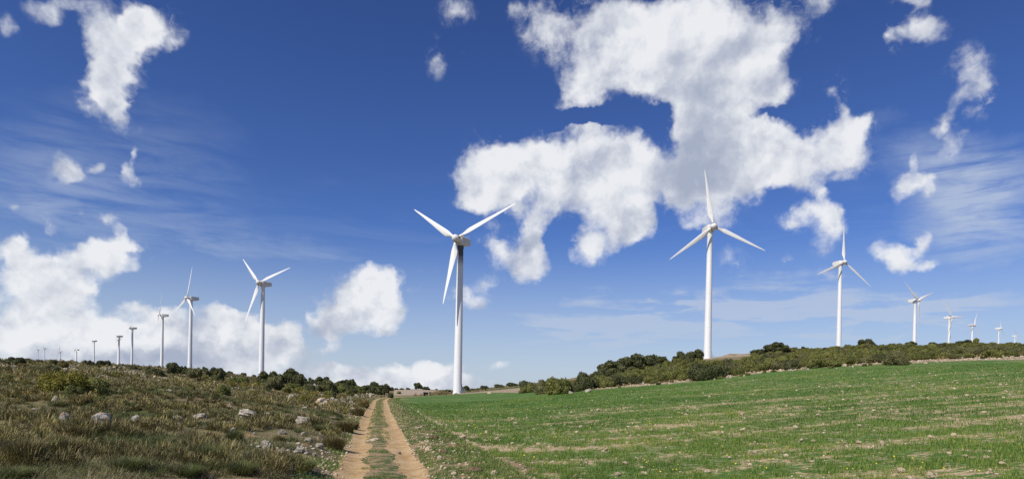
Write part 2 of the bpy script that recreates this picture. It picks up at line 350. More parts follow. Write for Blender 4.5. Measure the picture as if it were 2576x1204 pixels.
# closing column of faces is appended below
cls = classify(FX, FY)
def cover_at(X, Y):
    """how thick the young crop stands, 0..1; thin along the drill rows and stony patches"""
    a = fbm(X*.11, Y*.95, 61, 4); b = fbm(X*.5, Y*1.7, 67, 3); r = np.hypot(X, Y)
    dry = sstep(-6, 34, X)*sstep(10, 40, r)                       # stonier towards the right
    edge = np.exp(-np.clip(road_off(X, Y)-3.4, 0, 99)/1.3)*.26
    return np.clip(.95+1.0*(a-.5)+1.0*(b-.5)-.17*dry-edge, .58*(edge < .1), 1)
idx = np.arange(NA*NR).reshape(NA, NR)
quad = np.stack([idx[:-1, :-1], idx[1:, :-1], idx[1:, 1:], idx[:-1, 1:]], -1)
quad = quad[:, :, ::-1]
allv = np.stack([GX, GY, GZ], -1).reshape(-1, 3)
closing = np.stack([idx[-1, :-1], idx[-1, 1:], idx[0, 1:], idx[0, :-1]], -1)
def sheet(name, mask, mat, label, cat, extra=None):
    f = quad[mask]
    if extra is not None: f = np.concatenate([f, extra])
    u, inv = np.unique(f, return_inverse=True); v = allv[u]
    me = np_mesh(name, v, inv.reshape(-1, 4), {'cover': cover_at(v[:, 0], v[:, 1]), 'distance_green': sstep(16, 85, np.hypot(v[:, 0], v[:, 1]))}, smooth=True)
    o = link(name, me, None, mat); return tag(o, label, cat, None, 'structure')

def geo(nt): return nt.node('ShaderNodeNewGeometry').outputs['Position']
def attr(nt, name, out='Fac'): return nt.node('ShaderNodeAttribute', {'attribute_name': name}).outputs[out]
# scrubland soil
m_scrub, nt, out = new_mat('scrubland_soil'); p = geo(nt)
big = nt.noise(p, .16, 5, .6); mid = nt.noise(p, 1.1, 5, .65); fine = nt.noise(p, 9, 4, .7)
c = nt.ramp(mid, [(.30, (.12, .105, .05)), (.45, (.19, .155, .08)), (.56, (.25, .19, .105)), (.70, (.34, .245, .14))])
c = nt.mix(nt.smooth(.46, .62, big), c, nt.ramp(mid, [(.3, (.085, .095, .032)), (.6, (.14, .14, .055)), (.75, (.20, .175, .085))]))
st = nt.node('ShaderNodeTexVoronoi', {'feature': 'F1'}, {'Vector': p, 'Scale': 3.2}).outputs['Distance']
stm = nt.math('MULTIPLY', nt.smooth(.20, .10, st), nt.smooth(.52, .66, nt.noise(p, .5, 3, .6)))
c = nt.mix(stm, c, (.36, .32, .26))
c = nt.mix(nt.math('MULTIPLY', nt.smooth(.35, .7, fine), .35), c, (.30, .23, .13))
c = nt.mix(nt.math('MULTIPLY', nt.smooth(.55, .66, nt.noise(p, .33, 5, .62)), .75), c, (.40, .255, .13))
principled(nt, out, c, .95, bump(nt, nt.math('ADD', nt.math('MULTIPLY', mid, 2.0), fine), .9, .12), .15)
# field soil with the crop seen from afar
m_field, nt, out = new_mat('field_soil'); p = geo(nt); cov_a = attr(nt, 'cover')
fine = nt.noise(p, 7, 5, .7); mid = nt.noise(p, 1.4, 4, .6)
soil = nt.ramp(fine, [(.3, (.31, .22, .115)), (.5, (.46, .34, .195)), (.68, (.60, .47, .30))])
pb = nt.node('ShaderNodeTexVoronoi', {'feature': 'F1'}, {'Vector': p, 'Scale': 7.0}); pbr = nt.node('ShaderNodeSeparateColor', None, {0: pb.outputs['Color']})
soil = nt.mix(nt.math('MULTIPLY', nt.smooth(.26, .16, pb.outputs['Distance']), nt.smooth(.55, .6, pbr.outputs[0])), soil, (.52, .44, .33))
grn = nt.ramp(nt.noise(p, 3.0, 3, .6), [(.3, (.055, .12, .022)), (.55, (.085, .165, .032)), (.75, (.135, .20, .045))])
stv = nt.node('ShaderNodeMapping', None, {'Vector': p, 'Scale': (.35, 2.6, 1)}).outputs[0]
streak = nt.noise(stv, 1.6, 6, .65)
gm = nt.math('ADD', nt.math('ADD', nt.math('MULTIPLY', cov_a, .9), nt.math('MULTIPLY', nt.math('SUBTRACT', streak, .5), 1.3)), nt.math('MULTIPLY', nt.math('SUBTRACT', fine, .5), .9))
spk = nt.noise(nt.node('ShaderNodeMapping', None, {'Vector': p, 'Scale': (1, 1.8, 1)}).outputs[0], 4.5, 4, .75)
gm = nt.math('ADD', nt.math('ADD', gm, nt.math('MULTIPLY', nt.math('SUBTRACT', spk, .5), 2.4)), nt.math('MULTIPLY_ADD', attr(nt, 'distance_green'), .34, -.24))
c = nt.mix(nt.smooth(.40, .62, gm), soil, grn)
principled(nt, out, c, .92, bump(nt, nt.math('ADD', fine, nt.math('MULTIPLY', mid, 1.5)), .8, .06), .15)
# wheel tracks
m_road, nt, out = new_mat('track_dirt'); p = geo(nt)
fine = nt.noise(p, 14, 5, .7); mid = nt.noise(p, 2.2, 4, .6); lowf = nt.noise(p, .45, 3, .5)
c = nt.ramp(mid, [(.3, (.35, .20, .085)), (.5, (.46, .305, .135)), (.7, (.58, .42, .23))])
c = nt.mix(nt.math('MULTIPLY', nt.smooth(.45, .75, fine), .5), c, (.58, .43, .28))
c = nt.mix(nt.math('MULTIPLY', nt.smooth(.50, .30, fine), .4), c, (.26, .155, .08))
c = nt.mix(nt.math('MULTIPLY', nt.smooth(.45, .65, lowf), .5), c, (.56, .40, .22))
pb = nt.node('ShaderNodeTexVoronoi', {'feature': 'F1'}, {'Vector': p, 'Scale': 11.0}); pbr = nt.node('ShaderNodeSeparateColor', None, {0: pb.outputs['Color']})
c = nt.mix(nt.math('MULTIPLY', nt.smooth(.30, .2, pb.outputs['Distance']), nt.smooth(.72, .76, pbr.outputs[0])), c, (.55, .45, .34))
principled(nt, out, c, .95, bump(nt, nt.math('ADD', fine, mid), .6, .04), .12)
# verge
m_verge, nt, out = new_mat('verge_soil'); p = geo(nt)
fine = nt.noise(p, 12, 4, .7); mid = nt.noise(p, 2.0, 5, .65)
soil = nt.ramp(fine, [(.3, (.24, .155, .08)), (.6, (.38, .27, .155)), (.75, (.50, .39, .26))])
c = nt.mix(nt.smooth(.44, .58, mid), soil, nt.ramp(fine, [(.3, (.065, .10, .028)), (.7, (.13, .16, .055))]))
principled(nt, out, c, .95, bump(nt, nt.math('ADD', fine, mid), .9, .06), .15)
# pale stony margin
m_margin, nt, out = new_mat('stony_margin'); p = geo(nt)
mid = nt.noise(p, .9, 6, .65); fine = nt.noise(p, 5, 4, .7)
c = nt.ramp(mid, [(.32, (.24, .17, .10)), (.5, (.37, .28, .18)), (.66, (.50, .41, .30))])
c = nt.mix(nt.math('MULTIPLY', nt.smooth(.5, .62, nt.noise(p, .5, 4, .6)), .55), c, (.13, .115, .055))
c = nt.mix(nt.math('MULTIPLY', nt.smooth(.56, .7, fine), .6), c, (.56, .49, .39))
principled(nt, out, c, .95, bump(nt, nt.math('ADD', mid, fine), .9, .15), .12)
m_bare, nt, out = new_mat('bare_ploughed_soil'); p = geo(nt)
mid = nt.noise(p, .35, 6, .65); fine = nt.noise(p, 2.5, 3, .6)
c = nt.ramp(mid, [(.35, (.33, .25, .17)), (.65, (.44, .36, .27))]); principled(nt, out, c, .95, bump(nt, fine, .8, .2), .1)
m_far, nt, out = new_mat('distant_green_field'); p = geo(nt)
c = nt.ramp(nt.noise(p, .3, 5, .6), [(.35, (.05, .10, .022)), (.6, (.10, .135, .035)), (.8, (.18, .15, .07))]); principled(nt, out, c, .95, None, .1)

sheet('ground', cls == 0, m_scrub, 'brown stony scrubland rising to the left and behind the field', 'ground', closing)
sheet('field', cls == 1, m_field, 'stony tan soil of the young green crop field right of the track', 'field')
sheet('dirt_track', cls == 2, m_road, 'orange brown dirt track with two wheel ruts running into the distance', 'dirt track')
sheet('verge', cls == 3, m_verge, 'weedy bank of soil between the dirt track and the green field', 'verge')
sheet('dirt_margin', cls == 4, m_margin, 'pale stony bare strip along the upper edge of the green field', 'bare ground')
sheet('far_field', cls == 5, m_far, 'narrow distant green field behind the dirt mound', 'field')
sheet('bare_field', cls == 6, m_bare, 'pale bare ploughed field beyond the end of the dirt track', 'field')

# ------------------------------------------------------------------ materials for objects
def leaf_mat(name, cols, rough=.55, trans=.22, brown=None):
    m, nt, out = new_mat(name); v = attr(nt, 'tone')
    oi = nt.node('ShaderNodeObjectInfo').outputs['Random']
    t = nt.math('ADD', nt.math('MULTIPLY', v, .75), nt.math('MULTIPLY', oi, .25))
    c = nt.ramp(t, [(i/(len(cols)-1), k) for i, k in enumerate(cols)])
    if brown: c = nt.mix(nt.smooth(.90, .97, v), c, brown)
    d = nt.node('ShaderNodeBsdfPrincipled', None, {'Base Color': c, 'Roughness': rough, 'Specular IOR Level': .3}).outputs[0]
    tr = nt.node('ShaderNodeBsdfTranslucent', None, {'Color': nt.mix(.5, c, (.10, .13, .02))}).outputs[0]
    mx = nt.node('ShaderNodeMixShader', None, {0: trans, 1: d, 2: tr}).outputs[0]
    nt.l.new(mx, out.inputs[0]); return m
M_OAK = leaf_mat('holm_oak_leaves', [(0.043,0.053,0.019), (0.075,0.085,0.030), (0.113,0.119,0.043), (0.175,0.171,0.069)])
M_GREY = leaf_mat('grey_green_leaves', [(0.088,0.095,0.036), (0.136,0.140,0.054), (0.201,0.190,0.075), (0.281,0.253,0.111)])
M_OLIVE = leaf_mat('olive_leaves', [(0.088,0.101,0.027), (0.146,0.157,0.040), (0.224,0.231,0.058), (0.337,0.315,0.096)])
M_YEL = leaf_mat('yellow_green_leaves', [(0.110,0.112,0.018), (0.189,0.180,0.026), (0.278,0.244,0.036), (0.377,0.296,0.058)], trans=.28)
M_RUST = leaf_mat('rusty_leaves', [(0.105,0.089,0.028), (0.176,0.136,0.043), (0.234,0.176,0.056), (0.304,0.223,0.083)])
M_BARK, nt, out = new_mat('grey_bark'); c = nt.ramp(nt.noise(geo(nt), 6, 4, .6), [(.3, (.05,.042,.034)), (.7, (.13,.11,.09))]); principled(nt, out, c, .9)
m, nt, out = new_mat('limestone'); M_STONE = m
p = nt.node('ShaderNodeTexCoord').outputs['Object']; oi = nt.node('ShaderNodeObjectInfo').outputs['Random']
pv = nt.vmath('ADD', p, nt.vmath('SCALE', nt.node('ShaderNodeCombineXYZ', None, {0: oi, 1: oi, 2: oi}).outputs[0], 20.0))
n1 = nt.noise(pv, 2.2, 6, .65); n2 = nt.noise(pv, 9, 4, .7)
c = nt.ramp(n1, [(.30, (.15,.13,.10)), (.46, (.36,.315,.245)), (.60, (.52,.465,.37)), (.75, (.64,.585,.48))])
c = nt.mix(nt.math('MULTIPLY', nt.smooth(.56, .68, n2), .6), c, (.16,.15,.13))
principled(nt, out, c, .9, bump(nt, nt.math('ADD', n1, n2), .8, .05), .2)
def stone_variant(name, a, b, patch=None):
    m, nt, out = new_mat(name); p = nt.node('ShaderNodeTexCoord').outputs['Object']
    oi = nt.node('ShaderNodeObjectInfo').outputs['Random']
    pv = nt.vmath('ADD', p, nt.vmath('SCALE', nt.node('ShaderNodeCombineXYZ', None, {0: oi, 1: oi, 2: oi}).outputs[0], 20.0))
    n1 = nt.noise(pv, 2.5, 6, .65); c = nt.ramp(n1, [(.32, a), (.68, b)])
    if patch: c = nt.mix(nt.smooth(.56, .64, nt.noise(pv, 1.7, 4, .6)), c, patch)
    principled(nt, out, c, .9, bump(nt, n1, .8, .05), .2); return m
M_TAN = stone_variant('tan_stone', (.34,.25,.15), (.64,.53,.38))
M_LICH = stone_variant('lichen_stone', (.16,.15,.13), (.46,.44,.40), (.42,.20,.05))
M_BROWNR = stone_variant('brown_stone', (.16,.115,.075), (.40,.32,.24))

# ------------------------------------------------------------------ leaf clouds
def quads_from(pts, nrm, size, rg, aspect=1.5):
    n = len(pts); up = rg.normal(size=(n, 3)); t = np.cross(nrm, up); t /= np.linalg.norm(t, axis=1)[:, None]+1e-9
    b = np.cross(nrm, t); s = (size*rg.uniform(.6, 1.3, n))[:, None]
    t = t*s*.5*aspect; b = b*s*.5
    v = np.stack([pts-t, pts-b*.9, pts+t, pts+b*.9], 1)
    return v.reshape(-1, 3), np.arange(4*n).reshape(n, 4)
def crown_mesh(name, lobes, nleaf, leaf, seed, core=.80, flat=.25, twig=0):
    """lobes: centre xyz + radius xyz; leaves sit in a shell on every lobe, a leafy inner mass closes the view"""
    rg = np.random.default_rng(seed); lobes = np.array(lobes, float)
    area = (lobes[:, 3]*lobes[:, 4]+lobes[:, 4]*lobes[:, 5]+lobes[:, 3]*lobes[:, 5]); pr = area/area.sum()
    pick = rg.choice(len(lobes), nleaf*2, p=pr); d = rg.normal(size=(nleaf*2, 3)); d /= np.linalg.norm(d, axis=1)[:, None]
    wob = 1+.22*(vnoise(d[:, 0]*3+pick*7.1, d[:, 1]*3+d[:, 2]*2.3, seed)-.5)*2
    rad = (rg.uniform(.74, 1.06, nleaf*2)*wob)[:, None]
    pts = lobes[pick, :3]+d*rad*lobes[pick, 3:]
    q = np.ones(len(pts), bool)
    for k, L in enumerate(lobes):
        ins = (((pts-L[:3])/(L[3:]*.80))**2).sum(1) < 1
        q &= ~(ins & (pick != k))
    q &= pts[:, 2] > -.06
    pts, d, pick = pts[q][:nleaf], d[q][:nleaf], pick[q][:nleaf]
    nr = d+rg.normal(size=d.shape)*.75; nr /= np.linalg.norm(nr, axis=1)[:, None]
    v, f = quads_from(pts, nr, leaf, rg)
    tn = np.clip(.5+.30*rg.normal(size=len(pts))+.9*(vnoise(pts[:, 0]*3.1+9, pts[:, 1]*3.1+pts[:, 2]*2.7, seed+3)-.5), 0, 1)
    tone = np.repeat(tn, 4)
    # inner mass
    bm = bmesh.new(); bmesh.ops.create_icosphere(bm, subdivisions=2, radius=1)
    sv = np.array([x.co for x in bm.verts]); sf = np.array([[x.index for x in fc.verts] for fc in bm.faces]); bm.free()
    V = [v]; Fq = [f]; T = [tone]; base = len(v)
    for L in lobes:
        k = core*(1+.35*(rg.random(len(sv))-.5)); cv = L[:3]+sv*k[:, None]*L[3:]; cv[:, 2] = np.maximum(cv[:, 2], -.1)
        V.append(cv); Fq.append(np.concatenate([sf, sf[:, 2:3]], 1)+base); T.append(np.full(len(cv), .30)+.25*(rg.random(len(cv))-.5)); base += len(cv)
    v = np.concatenate(V); T = np.concatenate(T)
    tri = np.concatenate(Fq[1:])[:, :3]; qd = Fq[0]
    me = bpy.data.meshes.new(name)
    nl = qd.size+tri.size
    me.vertices.add(len(v)); me.vertices.foreach_set('co', v.astype(np.float32).ravel())
    me.loops.add(nl); me.loops.foreach_set('vertex_index', np.concatenate([qd.ravel(), tri.ravel()]).astype(np.int32))
    me.polygons.add(len(qd)+len(tri))
    me.polygons.foreach_set('loop_start', np.concatenate([np.arange(0, qd.size, 4), qd.size+np.arange(0, tri.size, 3)]).astype(np.int32))
    me.polygons.foreach_set('loop_total', np.concatenate([np.full(len(qd), 4), np.full(len(tri), 3)]).astype(np.int32))
    me.update(calc_edges=True)
    a = me.attributes.new('tone', 'FLOAT', 'POINT'); a.data.foreach_set('value', T.astype(np.float32))
    me.materials.append(M_OAK); return me
def rand_lobes(rg, n, wide=1.0, tall=1.0, low=.32, spread=.62):
    L = []
    for k in range(n):
        a = rg.uniform(0, 2*math.pi); q = math.sqrt(rg.random())*spread
        r = rg.uniform(.26, .42)*(1.15-.4*q)
        z = rg.uniform(low, 1-r*.9)*(1-.5*q*q)
        L.append([math.cos(a)*q*wide, math.sin(a)*q*wide, max(z, r*.55)*tall, r*1.15, r*1.15, r*.92])
    return L
def bush_protos():
    out = []
    for k in range(6):
        rg = np.random.default_rng(100+k)
        L = rand_lobes(rg, 13, low=.15)+[[0, 0, .35, .62, .62, .42]]
        out.append(crown_mesh('bush_leaves', L, 8000, .064, 200+k))
    return out
BUSH = bush_protos()
FINE = []                                                        # leafier bushes for the ones standing near
for k in range(3):
    rg = np.random.default_rng(300+k); L = rand_lobes(rg, 20, low=.10, spread=.70)+[[0, 0, .32, .66, .66, .40]]
    FINE.append(crown_mesh('near_bush_leaves', L, 11000, .050, 320+k, core=.72))
TREE = []                                                        # crowns, unit wide, from the fork up
for k in range(5):
    rg = np.random.default_rng(400+k); L = []
    for j in range(15):
        a = rg.uniform(0, 2*math.pi); q = math.sqrt(rg.random())*.72; r = rg.uniform(.22, .38)*(1.1-.35*q)
        L.append([math.cos(a)*q, math.sin(a)*q, .30+(rg.random()*.62)*(1-.55*q*q), r*1.15, r*1.15, r*.85])
    TREE.append(crown_mesh('tree_crown', L, 6000, .080, 420+k, core=.70))
def trunk_mesh(seed):
    rg = np.random.default_rng(seed); bm = bmesh.new()
    def limb(p0, p1, r0, r1, seg=5):
        pv = None; d = (p1-p0).normalized(); s = d.orthogonal().normalized(); t = d.cross(s)
        for i in range(seg+1):
            q = i/seg; c = p0.lerp(p1, q)+Vector(rg.normal(size=3)*.012*(0 < i < seg)); r = r0+(r1-r0)*q
            ring = [bm.verts.new(c+(s*math.cos(a)+t*math.sin(a))*r) for a in np.linspace(0, 2*math.pi, 8)[:-1]]
            if pv:
                for j in range(7): bm.faces.new((pv[j], pv[(j+1) % 7], ring[(j+1) % 7], ring[j]))
            pv = ring
    fork = Vector((rg.normal()*.05, rg.normal()*.05, .34)); limb(Vector((0, 0, -.15)), fork, .085, .06)
    for k in range(5):
        a = k*1.257+rg.random(); limb(fork, Vector((math.cos(a)*.45, math.sin(a)*.45, .62+rg.random()*.2)), .045, .015)
    me = bpy.data.meshes.new('trunk'); bm.to_mesh(me); bm.free(); me.materials.append(M_BARK)
    for f in me.polygons: f.use_smooth = True
    return me
TRUNK = [trunk_mesh(500+k) for k in range(3)]
def set_mat(o, m):
    o.material_slots[0].link = 'OBJECT'; o.material_slots[0].material = m
def where(x, y, Y=None):
    if Y is None:
        h = hit(x, y)
        if h is not None: return h
        for dy in (1, 2, 3, 4, 6, 8, 11, 15, 20):               # just behind the crest
            h = hit(x, y+dy)
            if h is not None: break
        if h is None: h = point(x, y, 150)
        Y = h[1]+1.5
    d = ray(x, y); X = d[0]*Y; return np.array([X, Y, gz(X, Y)])
_bn = [0]
def bush(x, y, wpx, hpx, mat, label, group=None, Y=None, fine=False, name='bush', cat='bush', idx=None, deep=.85):
    b = where(x, y, Y); s = b[1]/FPX; W, H = wpx*s*.5, hpx*s
    k = _bn[0] if idx is None else idx; _bn[0] += 1
    P_ = FINE if fine else BUSH
    o = link(name, P_[k % len(P_)]); o.location = (b[0], b[1]+W*.3, b[2]-.06*H)
    o.rotation_euler.z = (k*2.399) % 6.283; o.scale = (W/.98, W/.98*deep, H/.98)
    set_mat(o, mat); return tag(o, label, cat, group)
def tree(x, y, wpx, hpx, mat, label, group=None, Y=None, idx=None, bare=.3, cat='tree', name='holm_oak'):
    b = where(x, y, Y); s = b[1]/FPX; W, H = wpx*s*.57, hpx*s*1.03
    k = _bn[0] if idx is None else idx; _bn[0] += 1
    e = link(name, None); e.empty_display_size = .5; e.location = (b[0], b[1]+W*.2, b[2]-.05); e.rotation_euler.z = (k*2.399) % 6.283
    tag(e, label, cat, group)
    c = link('crown', TREE[k % 5], e); c.scale = (W/.98, W/.98, H*(1-bare*.55+.10)); c.location.z = H*(bare*.55-.20); set_mat(c, mat)
    t = link('trunk', TRUNK[k % 3], e); t.scale = (W*.85, W*.85, H*.95)
    return e

# ------------------------------------------------------------------ wind turbines
M_WHITE, nt, out = new_mat('white_turbine_paint'); p = nt.node('ShaderNodeTexCoord').outputs['Object']
st = nt.node('ShaderNodeMapping', None, {'Vector': p, 'Scale': (2.5, 2.5, .12)}).outputs[0]
c = nt.ramp(nt.noise(st, 1.5, 5, .6), [(.3, (.70,.71,.70)), (.55, (.80,.81,.80))]); principled(nt, out, c, .42, None, .4)
M_BLADE, nt, out = new_mat('cream_blade_gelcoat'); p = nt.node('ShaderNodeTexCoord').outputs['Object']
c = nt.ramp(nt.noise(p, .6, 4, .6), [(.3, (.70,.69,.64)), (.6, (.78,.77,.73))]); principled(nt, out, c, .35, None, .4)
M_NAC, nt, out = new_mat('nacelle_paint'); p = nt.node('ShaderNodeTexCoord').outputs['Object']
c = nt.ramp(nt.noise(p, .9, 5, .6), [(.3, (.63,.61,.55)), (.6, (.76,.75,.71))]); principled(nt, out, c, .5, None, .3)
M_RUSTY, nt, out = new_mat('brown_collar'); principled(nt, out, (.20, .10, .04), .6)
M_DARK, nt, out = new_mat('dark_vent_and_culvert_shade'); principled(nt, out, (.02, .02, .02), .6)
M_STEEL, nt, out = new_mat('galvanised_steel'); principled(nt, out, (.33, .40, .43), .5)
M_OIL, nt, out = new_mat('oil_stained_tower_paint'); p = nt.node('ShaderNodeTexCoord').outputs['Object']
st = nt.node('ShaderNodeMapping', None, {'Vector': p, 'Scale': (2.5, 2.5, .12)}).outputs[0]
c = nt.ramp(nt.noise(st, 1.5, 5, .6), [(.3, (.70,.71,.70)), (.55, (.80,.81,.80))])
zz = nt.node('ShaderNodeSeparateXYZ', None, {0: p}).outputs[2]
dr = nt.noise(nt.node('ShaderNodeMapping', None, {'Vector': p, 'Scale': (1.6, 1.6, .35)}).outputs[0], 1.6, 6, .7)
soot = nt.smooth(36.6, 40.6, nt.math('ADD', zz, nt.math('MULTIPLY', nt.math('SUBTRACT', dr, .5), 5.0)))
run = nt.math('MULTIPLY', nt.smooth(22, 39, zz), nt.smooth(.58, .68, nt.noise(nt.node('ShaderNodeMapping', None, {'Vector': p, 'Scale': (3, 3, .04)}).outputs[0], 1.5, 3, .6)))
c = nt.mix(nt.math('MULTIPLY', run, .6), c, (.28, .28, .28)); c = nt.mix(nt.math('MULTIPLY', soot, .93), c, (.022, .025, .032))
principled(nt, out, c, .5, None, .35)
def lathe(bm, prof, seg=40, axis='Z'):
    pv = None
    for r, z in prof:
        ring = []
        for a in np.linspace(0, 2*math.pi, seg+1)[:-1]:
            q = (math.cos(a)*r, math.sin(a)*r, z) if axis == 'Z' else (math.cos(a)*r, z, math.sin(a)*r)
            ring.append(bm.verts.new(q))
        if pv:
            for j in range(seg): bm.faces.new((pv[j], pv[(j+1) % seg], ring[(j+1) % seg], ring[j]))
        pv = ring
    return pv
def bm_mesh(name, bm, mat, smooth=True, cap=True):
    if cap: bmesh.ops.holes_fill(bm, edges=bm.edges[:], sides=0)
    bmesh.ops.recalc_face_normals(bm, faces=bm.faces[:])
    me = bpy.data.meshes.new(name); bm.to_mesh(me); bm.free(); me.materials.append(mat)
    if smooth:
        for f in me.polygons: f.use_smooth = True
        me.set_sharp_from_angle(angle=R(40))
    return me
HT = 43.35                                                       # tower height under the nacelle; the hub is 45 m up
bm = bmesh.new(); prof = []
def trad(z): return 1.30+(.86-1.30)*z/HT
for z in (0, 10.8, 22, 33.4):
    if z: prof += [(trad(z-.05), z-.05), (trad(z)+.025, z-.04), (trad(z)+.025, z+.04), (trad(z+.05), z+.05)]
    else: prof += [(1.42, -.6), (1.42, .12), (1.30, .14)]
prof += [(trad(42.0), 42.0), (.97, 42.3), (.99, HT)]
lathe(bm, prof); T_TOWER = bm_mesh('tower', bm, M_WHITE)
bm = bmesh.new(); lathe(bm, [(1.06, -.25), (1.10, -.2), (1.10, 0), (1.02, .05)], 32); T_YAW = bm_mesh('yaw_ring', bm, M_NAC)
def nacelle_mesh():
    bm = bmesh.new()                                             # front (rotor side) at -y
    secs = [(-1.45, .80, -.10, 1.9), (-1.15, 1.02, .0, 2.35), (0, 1.12, .0, 2.45), (2.0, 1.12, .02, 2.45), (4.1, 1.02, .50, 2.38), (4.4, .92, .70, 2.28)]
    pv = None
    for y, hw, z0, z1 in secs:
        b = .18; ring = [(-hw+b, z0), (hw-b, z0), (hw, z0+b), (hw, z1-b), (hw-b, z1), (-hw+b, z1), (-hw, z1-b), (-hw, z0+b)]
        ring = [bm.verts.new((x, y, z)) for x, z in ring]
        if pv:
            for j in range(8): bm.faces.new((pv[j], pv[(j+1) % 8], ring[(j+1) % 8], ring[j]))
        pv = ring
    return bm_mesh('nacelle', bm, M_NAC)
T_NAC = nacelle_mesh()
bm = bmesh.new(); bmesh.ops.create_cube(bm, size=1, matrix=Matrix.Translation((0, -1.42, .42)) @ Matrix.Diagonal((.62, .2, .42, 1))); T_VENT = bm_mesh('vent', bm, M_DARK, False)
bm = bmesh.new()
for x in (-.5, .5):
    bmesh.ops.create_cone(bm, cap_ends=True, segments=8, radius1=.035, radius2=.03, depth=1.0, matrix=Matrix.Translation((x, 4.1, 3.0)))
bmesh.ops.create_cube(bm, size=1, matrix=Matrix.Translation((0, 4.1, 3.4)) @ Matrix.Diagonal((1.2, .05, .05, 1)))
for x in (-.5, .5): bmesh.ops.create_uvsphere(bm, u_segments=8, v_segments=6, radius=.1, matrix=Matrix.Translation((x, 4.1, 3.55)))
T_MAST = bm_mesh('wind_sensor', bm, M_STEEL)
bm = bmesh.new(); pr = [(1.05, .95), (1.10, .8), (1.12, 0), (1.05, -.5), (.88, -.95), (.62, -1.25), (.3, -1.42), (.02, -1.46)]
lathe(bm, pr, 32, 'Y'); T_HUB = bm_mesh('hub', bm, M_NAC)
def blade_mesh(L=20.0):
    bm = bmesh.new(); pv = None
    st = [(.85, .80, 1.0, 0, 0), (1.6, .80, 1.0, 0, 0), (2.3, .98, .72, 18, .06), (3.1, 1.42, .40, 19, .2), (3.9, 1.82, .28, 17, .3), (4.6, 1.88, .24, 14, .32), (6.5, 1.66, .21, 10, .3), (9, 1.36, .19, 6, .26), (12, 1.04, .17, 3, .2), (15, .74, .16, 1, .14), (18, .45, .15, 0, .08), (19.5, .27, .14, 0, .04), (20, .10, .14, 0, 0)]
    for z, ch, th, tw, sw in st:
        ring = []; n = 20
        for i in range(n):
            a = 2*math.pi*i/n; u = math.cos(a); x = ch*.5*u; t = ch*th*.5*math.sin(a)
            if th < .9: t *= (1.0-.45*max(0, -u)**1.0)*(1 if u > -.95 else .6)
            x -= sw*ch*.5
            c, s = math.cos(R(tw)), math.sin(R(tw)); ring.append(bm.verts.new((x*c-t*s, -(x*s+t*c), z*L/20)))
        if pv:
            for j in range(n): bm.faces.new((pv[j], pv[(j+1) % n], ring[(j+1) % n], ring[j]))
        pv = ring
    return bm_mesh('blade', bm, M_BLADE)
T_BLADE = blade_mesh()
bm = bmesh.new(); lathe(bm, [(.41, 1.02), (.47, 1.04), (.47, 1.30), (.41, 1.32)], 24); T_COLLAR = bm_mesh('root_collar', bm, M_RUSTY)
bm = bmesh.new()
for i in range(5): bmesh.ops.create_cube(bm, size=1, matrix=Matrix.Translation((0, -1.5-.28*i, 1.0-.22*i)) @ Matrix.Diagonal((1.1, .30, .06, 1)))
for x in (-.56, .56):
    for i in (0, 2, 4): bmesh.ops.create_cube(bm, size=1, matrix=Matrix.Translation((x, -1.5-.28*i, .9-.22*i)) @ Matrix.Diagonal((.05, .05, 2.0, 1)))
    bmesh.ops.create_cube(bm, size=1, matrix=Matrix.Translation((x, -2.06, 1.42)) @ Matrix.Rotation(R(38), 4, 'X') @ Matrix.Diagonal((.05, 1.5, .05, 1)))
T_STAIR = bm_mesh('entrance_stairs', bm, M_STEEL, False)
bm = bmesh.new(); bmesh.ops.create_cube(bm, size=1, matrix=Matrix.Translation((0, -1.285, 1.95)) @ Matrix.Diagonal((.8, .12, 1.9, 1))); T_DOOR = bm_mesh('door', bm, M_STEEL, False)

TURB = [  # hub x, y, distance, yaw, phase, radius, tilt, label
 (1147.3,599.7,177,-26,64,20,12,'white turbine with a black oil stained tower top beside the track, the biggest of all'),
 (1794.7,569.4,208,7,112,20,5,'white turbine rising from the tan dirt mound, in front of the great cloud'),
 (2124,658.7,325,18,6,21,8,'white turbine on the right hill just beside the lone round tree on the ridge'),
 (2311.5,754.6,433,26,68,20,5,'white turbine on the right ridge with one blade hanging straight down past its tower'),
 (2395.9,797.3,551,24,86,20,5,'white turbine on the right ridge with one blade crossing in front of its tower'),
 (2451.7,816.8,739,22,24,20,5,'white turbine next to the wispy tree on the ridge, one blade level to the left'),
 (2518.2,825.1,881,34,10,20,5,'small white turbine, second from the right end of the ridge, one blade upright'),
 (2557.2,844.1,1263,42,88,20,5,'tiny white turbine at the far right end of the ridge'),
 (651,710.7,290,-27,72,20,12,'white turbine behind the clump of holm oaks on the left slope, nacelle to the right'),
 (470.2,748.8,381,-41,8,20,5,'grey looking turbine behind the small trees on the left ridge, lower blades spread like legs'),
 (400.6,791.8,511,-54,118,20,5,'side-on turbine behind the big dark round bush on the left ridge'),
 (327,824.3,699,-44,56,20,5,'side-on turbine at the right end of the rocky crest, beside a small dark bush'),
 (294.9,844.9,816,-30,64,20,5,'distant turbine with a V of two raised blades above the rocky crest'),
 (293.5,852,1010,-32,95,18,5,'turbine almost wholly hidden behind the one with the V of raised blades'),
 (232.9,856.6,1057,-34,84,20,5,'distant turbine rising out of the row of dark trees on the left ridge'),
 (188.9,879.2,1099,-24,108,20,5,'distant turbine with two blades drooping wide, standing alone on the left ridge'),
 (148.5,883.4,1350,-64,10,20,5,'tiny turbine rising behind the dark dome shaped bush on the left ridge'),
 (109.2,875.8,1667,-54,18,20,5,'tiny turbine, the taller of the far pair at the left end'),
 (93.5,880,2089,-60,36,20,5,'tiny turbine, leftmost and lower of the far pair at the left end')]
def at(o, parent, Mx):
    o.parent = parent; o.matrix_local = Mx
